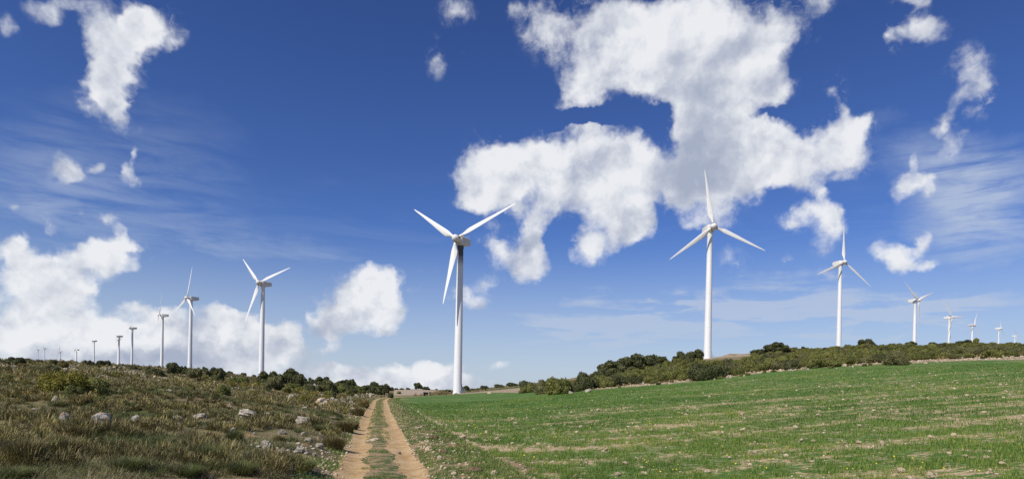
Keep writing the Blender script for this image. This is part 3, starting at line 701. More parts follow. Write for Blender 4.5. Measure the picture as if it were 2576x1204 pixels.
for hx, hy, Y, psi, phi, RAD, tau, lab in TURB:
    H = point(hx, hy, Y); ps, ta = R(psi), R(tau)
    n = Vector((math.sin(ps)*math.cos(ta), -math.cos(ps)*math.cos(ta), math.sin(ta)))
    rt = Vector((math.cos(ps), math.sin(ps), 0)); up = n.cross(rt)*-1
    if up.z < 0: up = -up
    nh = Vector((math.sin(ps), -math.cos(ps), 0))
    tw = Vector(tuple(H))-nh*2.55; tz = gz(tw.x, tw.y)
    e = link('wind_turbine', None); e.empty_display_size = 2; e.location = (tw.x, tw.y, tz)
    tag(e, lab, 'wind turbine', 'wind turbines along the hill')
    top = H[2]-1.35-tz
    t = link('tower', T_TOWER); at(t, e, Matrix.Diagonal((1, 1, top/HT, 1)))
    if Y == 177: set_mat(t, M_OIL); t['label'] = 'tower with a black oil stain under the nacelle'
    Yaw = Matrix(((rt.x, -nh.x, 0, 0), (rt.y, -nh.y, 0, 0), (0, 0, 1, top+.05), (0, 0, 0, 1)))
    nc = link('nacelle', T_NAC); at(nc, e, Yaw)
    for nm, me in (('vent', T_VENT), ('wind_sensor', T_MAST), ('yaw_ring', T_YAW)):
        if Y > 700 and nm != 'wind_sensor': continue
        at(link(nm, me), nc, Matrix.Identity(4))
    Hl = Vector(tuple(H))-e.location
    Rot = Matrix(((rt.x, -n.x, up.x, Hl.x), (rt.y, -n.y, up.y, Hl.y), (rt.z, -n.z, up.z, Hl.z), (0, 0, 0, 1)))
    hb = link('hub', T_HUB); at(hb, e, Rot)
    for k in range(3):
        b = link('blade', T_BLADE); at(b, e, Rot @ Matrix.Rotation(R(phi+120*k), 4, 'Y') @ Matrix.Diagonal((1, 1, RAD/20, 1)))
        if Y < 800: at(link('root_collar', T_COLLAR), b, Matrix.Identity(4))
    if Y < 420:
        at(link('door', T_DOOR), e, Matrix.Rotation(R(62), 4, 'Z'))
        at(link('entrance_stairs', T_STAIR), e, Matrix.Rotation(R(62), 4, 'Z'))

# ------------------------------------------------------------------ bushes and trees, left slope
LB = 'bushes on the left slope'; LT = 'holm oaks on the left slope'
bush(3,912,16,9,M_OAK,'dark low bush cut by the left edge of the photo, on the ridge',LB,idx=1)
bush(34,917,52,22,M_OAK,'wide dark green bush on the ridge, leftmost full bush of the skyline',LB,idx=0)
bush(61,914,26,15,M_GREY,'greyish loose bush leaning on the right side of the wide dark ridge bush',LB,idx=2)
bush(78,914,18,12,M_GREY,'small thin bush at the right end of the leftmost ridge bushes',LB,idx=3)
bush(52,921,30,10,M_RUST,'low rusty bush just below the leftmost ridge bushes',LB,idx=4)
bush(88,915,12,8,M_OAK,'tiny dark bush under the leftmost tiny turbine pair',LB,idx=5)
bush(100,914,14,11,M_GREY,'tiny pointed bush between the two leftmost tiny turbines',LB,idx=2)
bush(131,919,36,18,M_OAK,'smooth dark dome shaped bush on the ridge in front of a tiny turbine',LB,idx=3)
bush(156,924,34,19,M_RUST,'brownish green round bush right of the dark dome on the ridge',LB,idx=5)
bush(82,934,46,17,M_GREY,'grey green low bush on the slope, left half of a wide pair',LB,idx=1)
bush(118,936,62,22,M_GREY,'broad grey green bush on the slope above the big yellow green bush',LB,idx=4)
bush(10,960,46,24,M_OLIVE,'olive bush at the left edge halfway down the slope',LB,idx=0,fine=True)
bush(20,930,30,10,M_GREY,'low grey bush near the left edge above the olive one',LB,idx=1)
bush(62,932,34,10,M_RUST,'flat dull bush left of the broad grey green pair',LB,idx=5)
bush(62,969,28,16,M_YEL,'small yellow green bush left of the big yellow green bush',LB,idx=1,fine=True)
bush(150,993,122,68,M_YEL,'big yellow green bush on the left slope, largest one there, left half',LB,idx=2,fine=True)
bush(216,995,98,60,M_OLIVE,'big green bush grown together with the big yellow green bush, right half',LB,idx=0,fine=True)
bush(176,998,60,34,M_OLIVE,'leafy green bush at the front foot of the big yellow green bush',LB,idx=1,fine=True)
bush(208,1017,44,26,M_RUST,'brown twiggy bush in front of the big yellow green bush',LB,idx=2,fine=True)
bush(242,1014,30,20,M_OLIVE,'small olive bush beside the brown twiggy bush',LB,idx=0,fine=True)
bush(304,1011,18,18,M_YEL,'small bright green bush alone on the brown slope',LB,idx=1,fine=True)
bush(137,1022,40,16,M_GREY,'low grey shrub around the leaning grey boulder',LB,idx=2,fine=True)
tree(221,920,22,16,M_OAK,'dark tree at the left end of the row below a distant turbine',LT,idx=0)
tree(247,922,34,16,M_OAK,'dark broad tree in the middle of the row below a distant turbine',LT,idx=1,bare=.1)
tree(265,921,20,16,M_OAK,'dark open tree at the right end of the row below a distant turbine',LT,idx=2)
bush(240,924,18,9,M_OLIVE,'small olive bush in front of the row of dark trees',LB,idx=4)
bush(293,926,16,7,M_OAK,'flat dark bush on the rocky crest under the V bladed turbine',LB,idx=3)
bush(303,926,12,6,M_OAK,'tiny dark bush right of the flat one on the rocky crest',LB,idx=1)
bush(333,928,22,9,M_OAK,'small dark bush at the foot of the side-on turbine by the crest',LB,idx=0)
bush(351,931,16,6,M_OAK,'low dark bush left of the big dark round bush',LB,idx=2)
bush(371,932,18,14,M_GREY,'grey bush top peeping over the big dark round bush',LB,idx=3)
bush(384,945,52,24,M_OAK,'big dark round bush on the left ridge, like a cushion',LB,idx=4)
bush(294,948,24,15,M_YEL,'yellow green bush below the rocky crest, left of two',LB,idx=0)
bush(343,955,20,15,M_YEL,'yellow green bush below the rocky crest, right of two',LB,idx=2)
bush(228,948,20,11,M_OLIVE,'small green bush above the right end of the big yellow green bush',LB,idx=5)
bush(271,966,28,14,M_OLIVE,'olive bush right of the big yellow green bush',LB,idx=1)
bush(364,968,12,9,M_YEL,'very small yellow green bush in the middle of the brown slope',LB,idx=3)
bush(421,963,26,11,M_OLIVE,'dark green low bush below the first round tree',LB,idx=4)
bush(481,982,16,15,M_OLIVE,'small upright green bush below the tree with the bare trunk',LB,idx=0)
tree(438,940,36,29,M_OAK,'round dark tree on the ridge left of the grey looking turbine',LT,idx=3,bare=.25)
tree(462,940,18,21,M_OAK,'narrow dark tree left of the grey looking turbine tower',LT,idx=0,bare=.1)
tree(466,944,16,16,M_GREY,'small grey tree in front of the grey looking turbine tower',LT,idx=1)
tree(488,957,32,34,M_GREY,'grey green tree with a bare crooked trunk right of the grey looking turbine',LT,idx=2,bare=.6)
tree(514,932,18,11,M_OAK,'small dome shaped tree on the ridge behind',LT,idx=4,bare=.1)
tree(532,948,28,24,M_OAK,'dark tree on the ridge, left of a close pair',LT,idx=1,bare=.15)
tree(555,947,26,22,M_OAK,'dark tree on the ridge, right of a close pair',LT,idx=3,bare=.15)
tree(549,959,24,31,M_GREY,'grey green tall tree in front of the close pair of dark trees',LT,idx=0,bare=.3)
bush(578,945,20,8,M_OAK,'flat dark bush on the far crest between turbines',LB,idx=5,Y=210)
bush(612,947,18,8,M_OAK,'small dark bush on the far crest nearer the clump of oaks',LB,idx=2,Y=215)
bush(639,952,14,7,M_OAK,'tiny dark bush just left of the turbine foot on the crest',LB,idx=1,Y=240)
bush(513,956,32,15,M_YEL,'yellow green bush below the dome shaped tree',LB,idx=3)
bush(526,962,20,13,M_OLIVE,'green bush touching the yellow green one, in front of the tall grey tree',LB,idx=0)
bush(586,965,40,20,M_OLIVE,'olive bush left of the turbine foot, left half of a wide pair',LB,idx=4)
bush(610,966,36,20,M_OLIVE,'olive bush left of the turbine foot, right half of a wide pair',LB,idx=2)
bush(582,971,26,16,M_YEL,'yellow bush in front of the wide olive pair',LB,idx=1)
bush(615,973,26,14,M_YEL,'round yellowish bush below the turbine foot',LB,idx=5)
bush(640,972,28,15,M_YEL,'round yellowish bush left of the clump of holm oaks',LB,idx=0)
bush(557,993,46,31,M_OLIVE,'round dense green bush standing alone in the middle of the brown slope',LB,idx=1,fine=True)
bush(637,993,30,14,M_YEL,'low yellow bush alone on the slope right of the round dense one',LB,idx=2,fine=True)
bush(660,977,28,18,M_OLIVE,'green bush at the left foot of the big grey oak',LB,idx=3)
tree(676,974,58,42,M_OAK,'big dark holm oak at the left end of the clump',LT,idx=0,bare=.15)
tree(722,966,50,38,M_OAK,'big dark domed holm oak, highest of the clump',LT,idx=1,bare=.1)
tree(691,980,34,38,M_GREY,'big grey green holm oak in front of the clump, its dark trunk showing',LT,idx=2,bare=.45)
tree(756,974,38,34,M_OAK,'holm oak in the middle of the clump with a rounded top',LT,idx=3,bare=.12)
tree(781,962,20,18,M_OAK,'small dark holm oak standing clear on the skyline',LT,idx=4,bare=.2)
tree(813,967,44,24,M_OAK,'wide dark holm oak on the skyline with two tops',LT,idx=0,bare=.1)
tree(818,993,44,36,M_GREY,'grey leaved round tree in front of the wide two topped oak',LT,idx=1,bare=.2)
tree(862,974,36,21,M_OAK,'low holm oak on the skyline left of the pointed one',LT,idx=2,bare=.05)
tree(887,977,20,24,M_OAK,'pointed holm oak on the skyline towards the track',LT,idx=3,bare=.1)
for i, (x, y, w_, h_) in enumerate([(850,982,44,22),(880,988,46,24),(905,990,40,22),(836,988,30,18)]):
    bush(x,y,w_,h_,M_OAK if i % 2 else M_OLIVE,'dense olive bush in the thicket between the oaks and the track','thicket bushes left of the track',idx=i)
tree(945,991,56,32,M_OAK,'very dark bushy oak beside the end of the track',LT,idx=4,bare=.05)
tree(966,988,26,22,M_OAK,'smaller dark oak leaning on the right of the bushy oak by the track',LT,idx=1,bare=.05)
bush(718,986,40,18,M_OLIVE,'olive bush under the highest oak of the clump',LB,idx=3)
bush(752,988,40,16,M_YEL,'yellowish bush under the middle oak of the clump',LB,idx=5)
bush(720,998,30,11,M_YEL,'low yellow bush right of the grey oak trunk',LB,idx=2)
bush(786,1000,28,16,M_YEL,'bright yellow green bush left of the grey leaved round tree',LB,idx=0,fine=True)
bush(760,1015,40,25,M_YEL,'mustard green bush beside the pale rock outcrop',LB,idx=1,fine=True)
bush(820,1004,36,13,M_YEL,'flat yellow bush below the grey leaved round tree',LB,idx=2,fine=True)
bush(735,1003,30,12,M_OLIVE,'olive bush above the pale rock outcrop',LB,idx=4)
bush(909,1023,42,24,M_RUST,'dark brown bush beside the left edge of the track',LB,idx=0,fine=True)
bush(870,1075,70,24,M_GREY,'wide grey brown shrub on the slope left of the track',LB,idx=1,fine=True)
bush(982,1000,17,15,M_OAK,'small very dark bush at the bend of the track',LB,idx=2,fine=True)
bush(1004,990,16,8,M_OLIVE,'small green bush at the corner of the pale ploughed field',LB,idx=3)
for k in range(24):                                              # fills the wood on the left slope down to the grass
    x = random.uniform(655, 925); y = np.interp(x, [655, 740, 835, 925], [980, 988, 996, 994])+random.uniform(-13, 3)
    bush(x, y, random.uniform(24, 44), random.uniform(14, 24), [M_OLIVE, M_OAK, M_GREY, M_OLIVE][k % 4], 'dense bush filling in between the holm oaks left of the track', 'bushes between the holm oaks')
# ------------------------------------------------------------------ far middle
MT = 'trees along the far middle horizon'
tree(983,979,14,10,M_OAK,'tiny dark tree on the slope above the end of the track',MT,Y=300,idx=2,bare=.05)
tree(1052,985,21,18,M_OAK,'round lone tree on the horizon behind the ploughed field',MT,Y=352,idx=3,bare=.35)
tree(1072,986,20,9,M_OAK,'low wide tree right of the round lone tree on the horizon',MT,Y=352,idx=0,bare=.05)
bush(1026,983,14,6,M_OAK,'low dark bush on the edge of the ploughed field, left of the lone tree',MT,Y=356,idx=1)
bush(1010,980,14,5,M_OAK,'flat dark bush at the upper left of the ploughed field',MT,Y=358,idx=4)
bush(996,979,12,5,M_OAK,'flat dark bush farthest up the left edge of the ploughed field',MT,Y=350,idx=0)
bush(1098,985,8,4,M_OAK,'speck of a bush on the horizon between lone tree and big turbine',MT,Y=360,idx=2)
bush(1127,986,24,8,M_OAK,'dark dome bush just left of the big turbine foot',MT,Y=260,idx=3)
tree(1169,982,22,15,M_OAK,'round dark tree just right of the big turbine foot',MT,Y=225,idx=1,bare=.15)
bush(1189,982,16,7,M_OAK,'low bush second to the right of the big turbine foot',MT,Y=240,idx=0)
bush(1218,977,26,10,M_OAK,'dark bush on the low stony rise behind the mound, left one',MT,Y=270,idx=2)
bush(1202,979,14,6,M_GREY,'greyish small bush at the left end of the low stony rise',MT,Y=265,idx=4)
bush(1256,974,34,10,M_OAK,'wide dark bush on the low stony rise, middle one',MT,Y=275,idx=1)
bush(1290,974,40,11,M_OAK,'wide dark bush on the low stony rise, right one beside the thicket',MT,Y=270,idx=5)
# ------------------------------------------------------------------ right hillside
RB = 'oak bushes covering the right hillside'; RT = 'holm oaks on the right hill'
bush(1327,985,56,33,M_OAK,'dark green bush at the lower left end of the hillside thicket',RB,idx=1)
bush(1318,988,34,18,M_OLIVE,'small olive bush at the lowest tip of the hillside thicket',RB,idx=3)
bush(1368,990,58,40,M_GREY,'grey green bush second from the lower left end of the thicket',RB,idx=0)
bush(1405,991,84,47,M_OLIVE,'large dull green bush near the lower end of the thicket',RB,idx=2)
bush(1440,986,40,36,M_GREY,'grey bush squeezed between the two large bushes of the lower thicket',RB,idx=4)
bush(1475,980,64,51,M_OAK,'tall rounded dark bush standing out of the lower thicket',RB,idx=5)
bush(1522,974,48,34,M_OLIVE,'olive bush right of the tall rounded dark bush',RB,idx=1)
bush(1775,955,96,50,M_OAK,'big dark green rounded bush at the field edge below the mounded turbine',RB,idx=0,fine=True)
bush(2261,917,70,40,M_GREY,'big grey green bush at the field edge right of the lone round tree',RB,idx=2,fine=True)
bush(1656,967,16,8,M_OAK,'small dark bush alone on the tan strip at the field edge',RB,idx=3,fine=True)
tree(1545,944,76,40,M_OAK,'dark holm oak at the left end of the hilltop wood',RT,Y=135,idx=0,bare=.05)
tree(1588,934,74,42,M_OAK,'tall dark holm oak, second of the hilltop wood',RT,Y=140,idx=1,bare=.05)
tree(1634,930,66,36,M_OAK,'dark holm oak in the hilltop wood, its crown level with the next',RT,Y=145,idx=2,bare=.05)
tree(1670,914,22,19,M_OAK,'small dark tree on the skyline between two large oaks',RT,Y=165,idx=3,bare=.2)
tree(1715,916,50,28,M_OAK,'holm oak left of the mounded turbine, left of two',RT,Y=160,idx=4,bare=.05)
tree(1748,914,44,28,M_OAK,'holm oak left of the mounded turbine, the nearer to its tower',RT,Y=162,idx=1,bare=.1)
tree(1957,890,56,28,M_OAK,'broad dark oak on the ridge right of the tan mound',RT,Y=165,idx=0,bare=.1)
tree(1912,892,42,15,M_OAK,'low dark oak touching the broad one on the ridge',RT,Y=168,idx=2,bare=.02)
tree(1995,886,22,11,M_OAK,'small dark oak right of the broad one on the ridge',RT,Y=170,idx=3,bare=.02)
tree(2022,884,24,11,M_OAK,'small dark oak farther right of the broad one, towards the turbine',RT,Y=172,idx=4,bare=.02)
tree(2181,873,36,21,M_OAK,'lone round dark tree on the bare ridge between two turbines',RT,Y=175,idx=3,bare=.2)
tree(2294,868,24,12,M_OAK,'small dark tree left of the turbine tower with a hanging blade',RT,Y=190,idx=0,bare=.05)
tree(2428,867,34,13,M_OAK,'low dark tree left of the wispy tree on the ridge',RT,Y=200,idx=1,bare=.02)
tree(2456,866,13,19,M_YEL,'wispy light green young tree on the right ridge',RT,Y=202,idx=2,bare=.35,name='young_tree')
tree(2380,868,20,9,M_OAK,'tiny dark tree on the right ridge left of the low one',RT,Y=196,idx=4,bare=.02)
rt_rng = np.random.default_rng(11)
for k, x in enumerate(range(1338, 1560, 19)):
    bush(x, np.interp(x, [1338, 1440, 1500, 1560], [986, 984, 975, 970]), rt_rng.uniform(38, 56), np.interp(x, [1338, 1440, 1560], [28, 37, 38])*rt_rng.uniform(.8, 1.05), [M_OLIVE, M_GREY, M_OAK][k % 3], 'olive oak bush closing a gap in the lower end of the hillside thicket', 'bushes in the lower thicket')
tree(1512,952,46,30,M_OAK,'low dark oak at the downhill end of the hilltop wood',RT,Y=118,idx=2,bare=.02)
ex = [1500,1550,1620,1700,1800,1900,2000,2100,2200,2300,2400,2480,2576,2640]; 
ey_low = [976,970,962,956,950,936,926,920,914,908,900,896,895,894]     # foot of the thicket beside the pale margin
ey_top = [948,934,921,914,908,892,886,880,876,872,869,868,868,868]     # crest
mats = [M_OLIVE, M_OLIVE, M_OLIVE, M_GREY, M_OLIVE, M_OLIVE, M_OAK, M_GREY]
rows = [(0,.0,'dense low bush in the front row of the right thicket, beside the pale stony margin'),(1,.22,'rounded olive bush in the second row of the right thicket, behind the margin row'),(2,.42,'oak bush in the middle of the right hillside thicket'),(3,.62,'oak bush high in the right hillside thicket, below the crest row'),(4,.82,'low oak bush along the crest of the right hill'),(5,1.02,'low oak bush along the crest of the right hill')]
for ri, fr, lab in rows:
    x = 1535+ri*9
    while x < 2600:
        lo = np.interp(x, ex, ey_low); hi = np.interp(x, ex, ey_top); y = lo+(hi-lo)*fr+rt_rng.uniform(-2.5, 2.5)
        if ri == 0 and (abs(x-1775) < 40 or abs(x-2261) < 34): x += 20; continue
        sc = 1.0-.11*ri
        w_ = rt_rng.uniform(38, 68)*sc; h_ = rt_rng.uniform(19, 32)*sc
        if x > 2300: h_ *= .8
        if 1768 < x < 1885 and ri >= 4: x += 30; continue
        bush(x, y, w_, h_, mats[int(rt_rng.integers(len(mats)))], lab, RB)
        x += w_*rt_rng.uniform(.52, .78)
for k in range(26):                                              # low shrubs scattered on the pale margin
    x = rt_rng.uniform(1510, 2560); lo = np.interp(x, ex, ey_low)
    bush(x, lo+rt_rng.uniform(1, 6), rt_rng.uniform(8, 20), rt_rng.uniform(5, 10), mats[int(rt_rng.integers(len(mats)))], 'small low shrub dotted on the pale stony margin above the field', 'small shrubs on the stony margin', fine=True, name='shrub', cat='shrub')

# ------------------------------------------------------------------ rocks
def rock_mesh(seed, sub=4):
    rg = np.random.default_rng(seed); bm = bmesh.new(); bmesh.ops.create_icosphere(bm, subdivisions=sub, radius=1)
    planes = [(unit(rg.normal(size=3)), rg.uniform(.55, .9)) for _ in range(12)]
    for v in bm.verts:
        c = np.array(v.co)
        for n, d in planes:
            q = c@n
            if q > d: c = c-n*(q-d)*.97
        c = c*(1+.34*(vnoise(c[0]*3+9, c[1]*3+c[2]*4, seed)-.5)+.22*(vnoise(c[0]*8+c[2]*6, c[1]*8+4, seed+1)-.5))
        v.co = c
    me = bpy.data.meshes.new('rock'); bm.to_mesh(me); bm.free(); me.materials.append(M_STONE)
    for f in me.polygons: f.use_smooth = True
    me.set_sharp_from_angle(angle=R(35)); return me
ROCK = [rock_mesh(600+k) for k in range(8)]
_rk = [0]; ROCKS = []
def rock(x, y, wpx, hpx, label, group, mat=None, name='rock', cat='rock', Y=None, tilt=.25):
    b = where(x, y, Y); s = b[1]/FPX; W, H = wpx*s*.52, hpx*s*.68
    k = _rk[0]; _rk[0] += 1
    o = link(name, ROCK[k % 8]); o.location = (b[0], b[1]+W*.3, b[2]+H*.45); ROCKS.append((b[0], b[1], W))
    o.rotation_euler = (random.uniform(-tilt, tilt), random.uniform(-tilt, tilt), k*2.1); o.scale = (W/.86, W*.8/.86, H/.86)
    if mat: set_mat(o, mat)
    return tag(o, label, cat, group)
LR_ = 'rocks on the left slope'
for x, y, w_, h_, m_, lab in [
 (615,1049,44,19,None,'largest pale limestone boulder on the left slope, flat topped'),
 (667,1051,27,14,None,'grey boulder just right of the largest pale boulder'),
 (655,1058,20,9,None,'low grey rock under the boulder beside the largest one'),
 (758,1066,33,18,None,'long slanting pale rock in the middle of the slope towards the track'),
 (690,1071,14,10,None,'small shaded rock below the grey boulder'),
 (707,1091,23,11,None,'pale smooth rock half sunk in the grass, left of the long slanting rock'),
 (582,1068,19,10,None,'low pale rock below the left end of the largest boulder'),
 (584,1089,19,14,None,'whitish jagged rock left of two small white stones'),
 (626,1083,9,9,None,'small white stone standing upright in the grass'),
 (639,1093,9,7,None,'tiny white stone right below the upright one'),
 (776,1110,22,10,None,'pale flat rock in the grass towards the track'),
 (763,1095,13,9,None,'small blocky pale rock just above the flat one'),
 (801,1126,20,14,None,'grey rounded rock near the track bank'),
 (669,1128,26,21,None,'whitish steep rock low on the slope beside a grey shrub'),
 (711,1149,38,17,M_BROWNR,'brown reddish layered rock low on the slope'),
 (752,1137,29,14,None,'grey white slab right of the brown layered rock'),
 (791,1148,12,10,None,'thin small rock leaning right of the grey white slab'),
 (824,1190,15,8,M_TAN,'small pinkish stone at the left edge of the track, nearest of all'),
 (502,1053,29,14,None,'grey broken rock left of the largest boulder'),
 (518,1054,14,8,None,'small rock touching the right side of the grey broken rock'),
 (446,1056,20,13,None,'dark grey rock at the middle left of the slope'),
 (446,1076,16,13,None,'small pale rock in a tuft below the dark grey one'),
 (136,1013,26,19,None,'leaning grey boulder below the big yellow green bush'),
 (163,1058,30,20,M_LICH,'rough grey rock left of the orange spotted boulder'),
 (244,1072,48,33,M_LICH,'big rugged boulder with orange lichen on its top, left foreground'),
 (337,1066,34,20,M_LICH,'rough lichened boulder right of the orange spotted one'),
 (88,1031,18,5,None,'flat little stone near the left edge on bare soil'),
 (525,1204,14,8,None,'pale stone at the very bottom edge of the grass'),
 (570,980,16,7,None,'pale stone left of the lone round dense bush'),
 (576,1026,14,9,M_TAN,'brownish stone in the middle of the brown slope'),
 (731,1006,24,15,None,'pale pitted rock outcrop beside the mustard green bush'),
 (806,1019,34,18,M_TAN,'square tan rock block like a broken wall'),
 (813,1001,9,10,None,'small upright white stone on top of the square tan block'),
 (763,1030,24,7,None,'flat pale slab below the mustard green bush'),
 (887,1036,20,12,M_TAN,'tan block of rock near the track, low on the bank'),
 (890,1020,14,6,None,'flat stone above the tan block near the track'),
 (930,1000,9,7,M_TAN,'rounded tan stone under the bushy oak by the track'),
 (702,967,10,7,None,'grey stone under the clump of oaks'),
 (940,1107,24,6,M_TAN,'flat pale stone lying across the left wheel rut'),
 (928,1110,13,4,M_TAN,'thin flat stone at the left end of the one in the wheel rut'),
 (1003,1141,12,6,M_BROWNR,'dark brown stone on the right wheel rut'),
 (1109,1158,19,13,M_TAN,'big pale tan stone on the right verge, largest there'),
 (1077,1134,12,12,M_TAN,'upright pale stone on the verge above the largest one'),
 (1090,1141,11,7,M_TAN,'small pale stone just below the upright one on the verge'),
 (1051,1077,11,5,M_TAN,'flat pale stone beside the right wheel rut, far up the verge'),
 (1242,1196,18,14,M_TAN,'tan stone at the bottom edge where verge and field meet'),
 (1140,1194,16,9,M_TAN,'pale stone at the bottom of the verge, left of the dry clods'),
 (1123,1072,8,6,M_TAN,'stone at the start of the field beside the green bank'),
 (1164,1100,16,6,M_TAN,'cluster stone at the stony field corner'),
 (2250,907,14,14,None,'squarish pale boulder on the margin left of the big grey green bush')]:
    rock(x, y, w_, h_, lab, LR_ if x < 925 else 'stones along the track and verge' if x < 1300 else 'stones on the margin', m_, cat='rock' if w_ > 17 else 'stone', name='rock' if w_ > 17 else 'stone')
rk = np.random.default_rng(5)
for k in range(40):                                              # tumbled wall at the foot of the oaks
    t = rk.random(); x = 835+t*110; y = 1006-12*t+rk.uniform(-5, 5)
    rock(x, y, rk.uniform(4, 10), rk.uniform(3, 7), 'pale stone of the tumbled wall below the thicket left of the track', 'stones of the tumbled wall', name='stone', cat='stone')
for k in range(22):
    rock(820+rk.uniform(0, 90), 1012+rk.uniform(-5, 6), rk.uniform(4, 10), rk.uniform(3, 6), 'pale loose stone beside the square tan block', 'loose stones beside the square block', name='stone', cat='stone')
for k in range(60):                                              # rocky crest
    x = rk.uniform(165, 400); y = np.interp(x, [165, 250, 300, 400], [930, 930, 928, 948])+rk.uniform(-4, 10)
    rock(x, y, rk.uniform(4, 11), rk.uniform(2, 5), 'small pale stone littering the rocky crest of the left hill', 'stones on the rocky crest', M_TAN if k % 3 == 0 else None, name='stone', cat='stone')
for k in range(16):
    rock(rk.uniform(20, 60), 922+rk.uniform(-2, 10), rk.uniform(4, 10), rk.uniform(2, 5), 'pale stone on the slope below the leftmost ridge bushes', 'stones below the leftmost bushes', name='stone', cat='stone')
for k in range(64):                                              # margin above the field
    x = rk.uniform(1440, 2576); y = np.interp(x, ex, ey_low)+rk.uniform(-1, 9)
    rock(x, y, rk.uniform(3, 9), rk.uniform(2.5, 6), 'pale stone lying on the stony margin above the green field', 'stones on the margin', M_TAN if k % 2 else None, name='stone', cat='stone')
for k in range(14):
    rock(rk.uniform(1355, 1440), rk.uniform(983, 990), rk.uniform(5, 12), rk.uniform(3, 7), 'pale stone heaped at the foot of the lower thicket', 'stones at the foot of the lower thicket', name='stone', cat='stone')
rock(1480,986,14,8,'squat pale boulder at the foot of the tall rounded dark bush','stones on the margin'); rock(2236,917,10,7,'pale stone under the squarish boulder on the margin','stones on the margin')
rock(1232,990,10,6,'pale stone lying at the far edge of the field, in front of the mound','stones on the margin',M_TAN)
n = 0
while n < 150:                                                   # loose stones in the crop
    a = rk.uniform(R(-6), R(41)); r = math.exp(rk.uniform(math.log(13), math.log(62))); X, Y = r*math.sin(a), r*math.cos(a)
    if road_off(X, Y) < 3.6: continue
    if rk.random() < cover_at(np.array([X]), np.array([Y]))[0]*.6: continue
    s = rk.uniform(.045, .10)*(1 if r < 25 else 1.35); o = link('stone', ROCK[n % 8]); o.location = (X, Y, gz(X, Y)+s*.55)
    o.scale = (s, s*.8, s*.65); o.rotation_euler = (rk.uniform(-.4, .4), rk.uniform(-.4, .4), rk.uniform(0, 6)); set_mat(o, M_TAN)
    tag(o, 'pale tan stone lying loose among the young green crop', 'stone', 'loose stones in the crop field'); n += 1

# ------------------------------------------------------------------ culvert beside the far field edge
bm = bmesh.new()
def box(bm, c, s): bmesh.ops.create_cube(bm, size=1, matrix=Matrix.Translation(c) @ Matrix.Diagonal((*s, 1)))
for c, s in (((-.75, 0, .5), (.22, .8, 1.1)), ((.75, 0, .5), (.22, .8, 1.1)), ((0, 0, 1.12), (1.9, .84, .22)), ((0, .3, .5), (1.3, .1, 1.0))): box(bm, c, s)
M_CONC, nt, out = new_mat('weathered_concrete'); c = nt.ramp(nt.noise(geo(nt), 3, 4, .6), [(.3, (.25,.23,.20)), (.7, (.42,.39,.34))]); principled(nt, out, c, .9)
b = where(1071.5, 993, 168); cv = link('culvert', None); cv.location = (b[0], b[1], b[2]-.05); tag(cv, 'small concrete culvert opening at the far edge of the field, left of the big turbine', 'culvert')
link('concrete_frame', bm_mesh('concrete_frame', bm, M_CONC, False), cv)
bm = bmesh.new(); box(bm, (0, .2, .4), (1.1, .06, .8)); link('opening', bm_mesh('opening', bm, M_DARK, False), cv)  # solid dark panel, its colour stands in for the shade inside the culvert

# ------------------------------------------------------------------ grass and scrub
def blades(base, h, wd, lean, az, tone, curve=.4):
    """two-joint blades: five vertices, three triangles each"""
    n = len(base); side = np.stack([np.cos(az+math.pi/2), np.sin(az+math.pi/2), np.zeros(n)], 1)
    fwd = np.stack([np.cos(az), np.sin(az), np.zeros(n)], 1); up = np.array([0, 0, 1.0])
    mid = base+fwd*(h*lean*.35)[:, None]+up*(h*.55*(1-.2*lean))[:, None]
    tip = base+fwd*(h*lean)[:, None]+up*(h*(1-.45*lean*curve*2))[:, None]
    w1 = (wd*.5)[:, None]
    v = np.stack([base-side*w1, base+side*w1, mid-side*w1*.8, mid+side*w1*.8, tip], 1).reshape(-1, 3)
    o = np.arange(n)[:, None, None]*5; f = (np.array([[0, 1, 3], [0, 3, 2], [2, 3, 4]])[None]+o).reshape(-1, 3)
    return v, f, np.repeat(tone, 5)
def grass_mat(name, stops, trans=.3, rough=.6):
    m, nt, out = new_mat(name); c = nt.ramp(attr(nt, 'tone'), stops)
    d = nt.node('ShaderNodeBsdfPrincipled', None, {'Base Color': c, 'Roughness': rough, 'Specular IOR Level': .25}).outputs[0]
    tr = nt.node('ShaderNodeBsdfTranslucent', None, {'Color': c}).outputs[0]
    nt.l.new(nt.node('ShaderNodeMixShader', None, {0: trans, 1: d, 2: tr}).outputs[0], out.inputs[0]); return m
M_WHEAT = grass_mat('young_crop_blades', [(0, (0.082,0.157,0.029)), (.5, (0.154,0.253,0.044)), (.85, (0.308,0.362,0.067)), (1, (0.685,0.458,0.144))], .3)
M_DRY = grass_mat('slope_grass', [(0, (.070,.100,.028)), (.25, (.125,.160,.048)), (.5, (.20,.205,.080)), (.75, (.33,.285,.15)), (1, (.54,.44,.28))], .38)
M_VERGE = grass_mat('verge_grass', [(0, (0.068,0.127,0.029)), (.5, (0.157,0.240,0.053)), (.8, (0.299,0.331,0.086)), (1, (0.752,0.489,0.245))], .28)
M_SCRUB = grass_mat('scrub_twigs', [(0, (0.095,0.084,0.028)), (.35, (0.186,0.157,0.062)), (.6, (0.286,0.230,0.098)), (.8, (0.224,0.235,0.062)), (1, (0.469,0.335,0.145))], .12)
def polar(n, a0, a1, r0, r1, rg):
    a = rg.uniform(a0, a1, n); r = np.exp(rg.uniform(math.log(r0), math.log(r1), n)); return r*np.sin(a), r*np.cos(a), r
gr = np.random.default_rng(21)
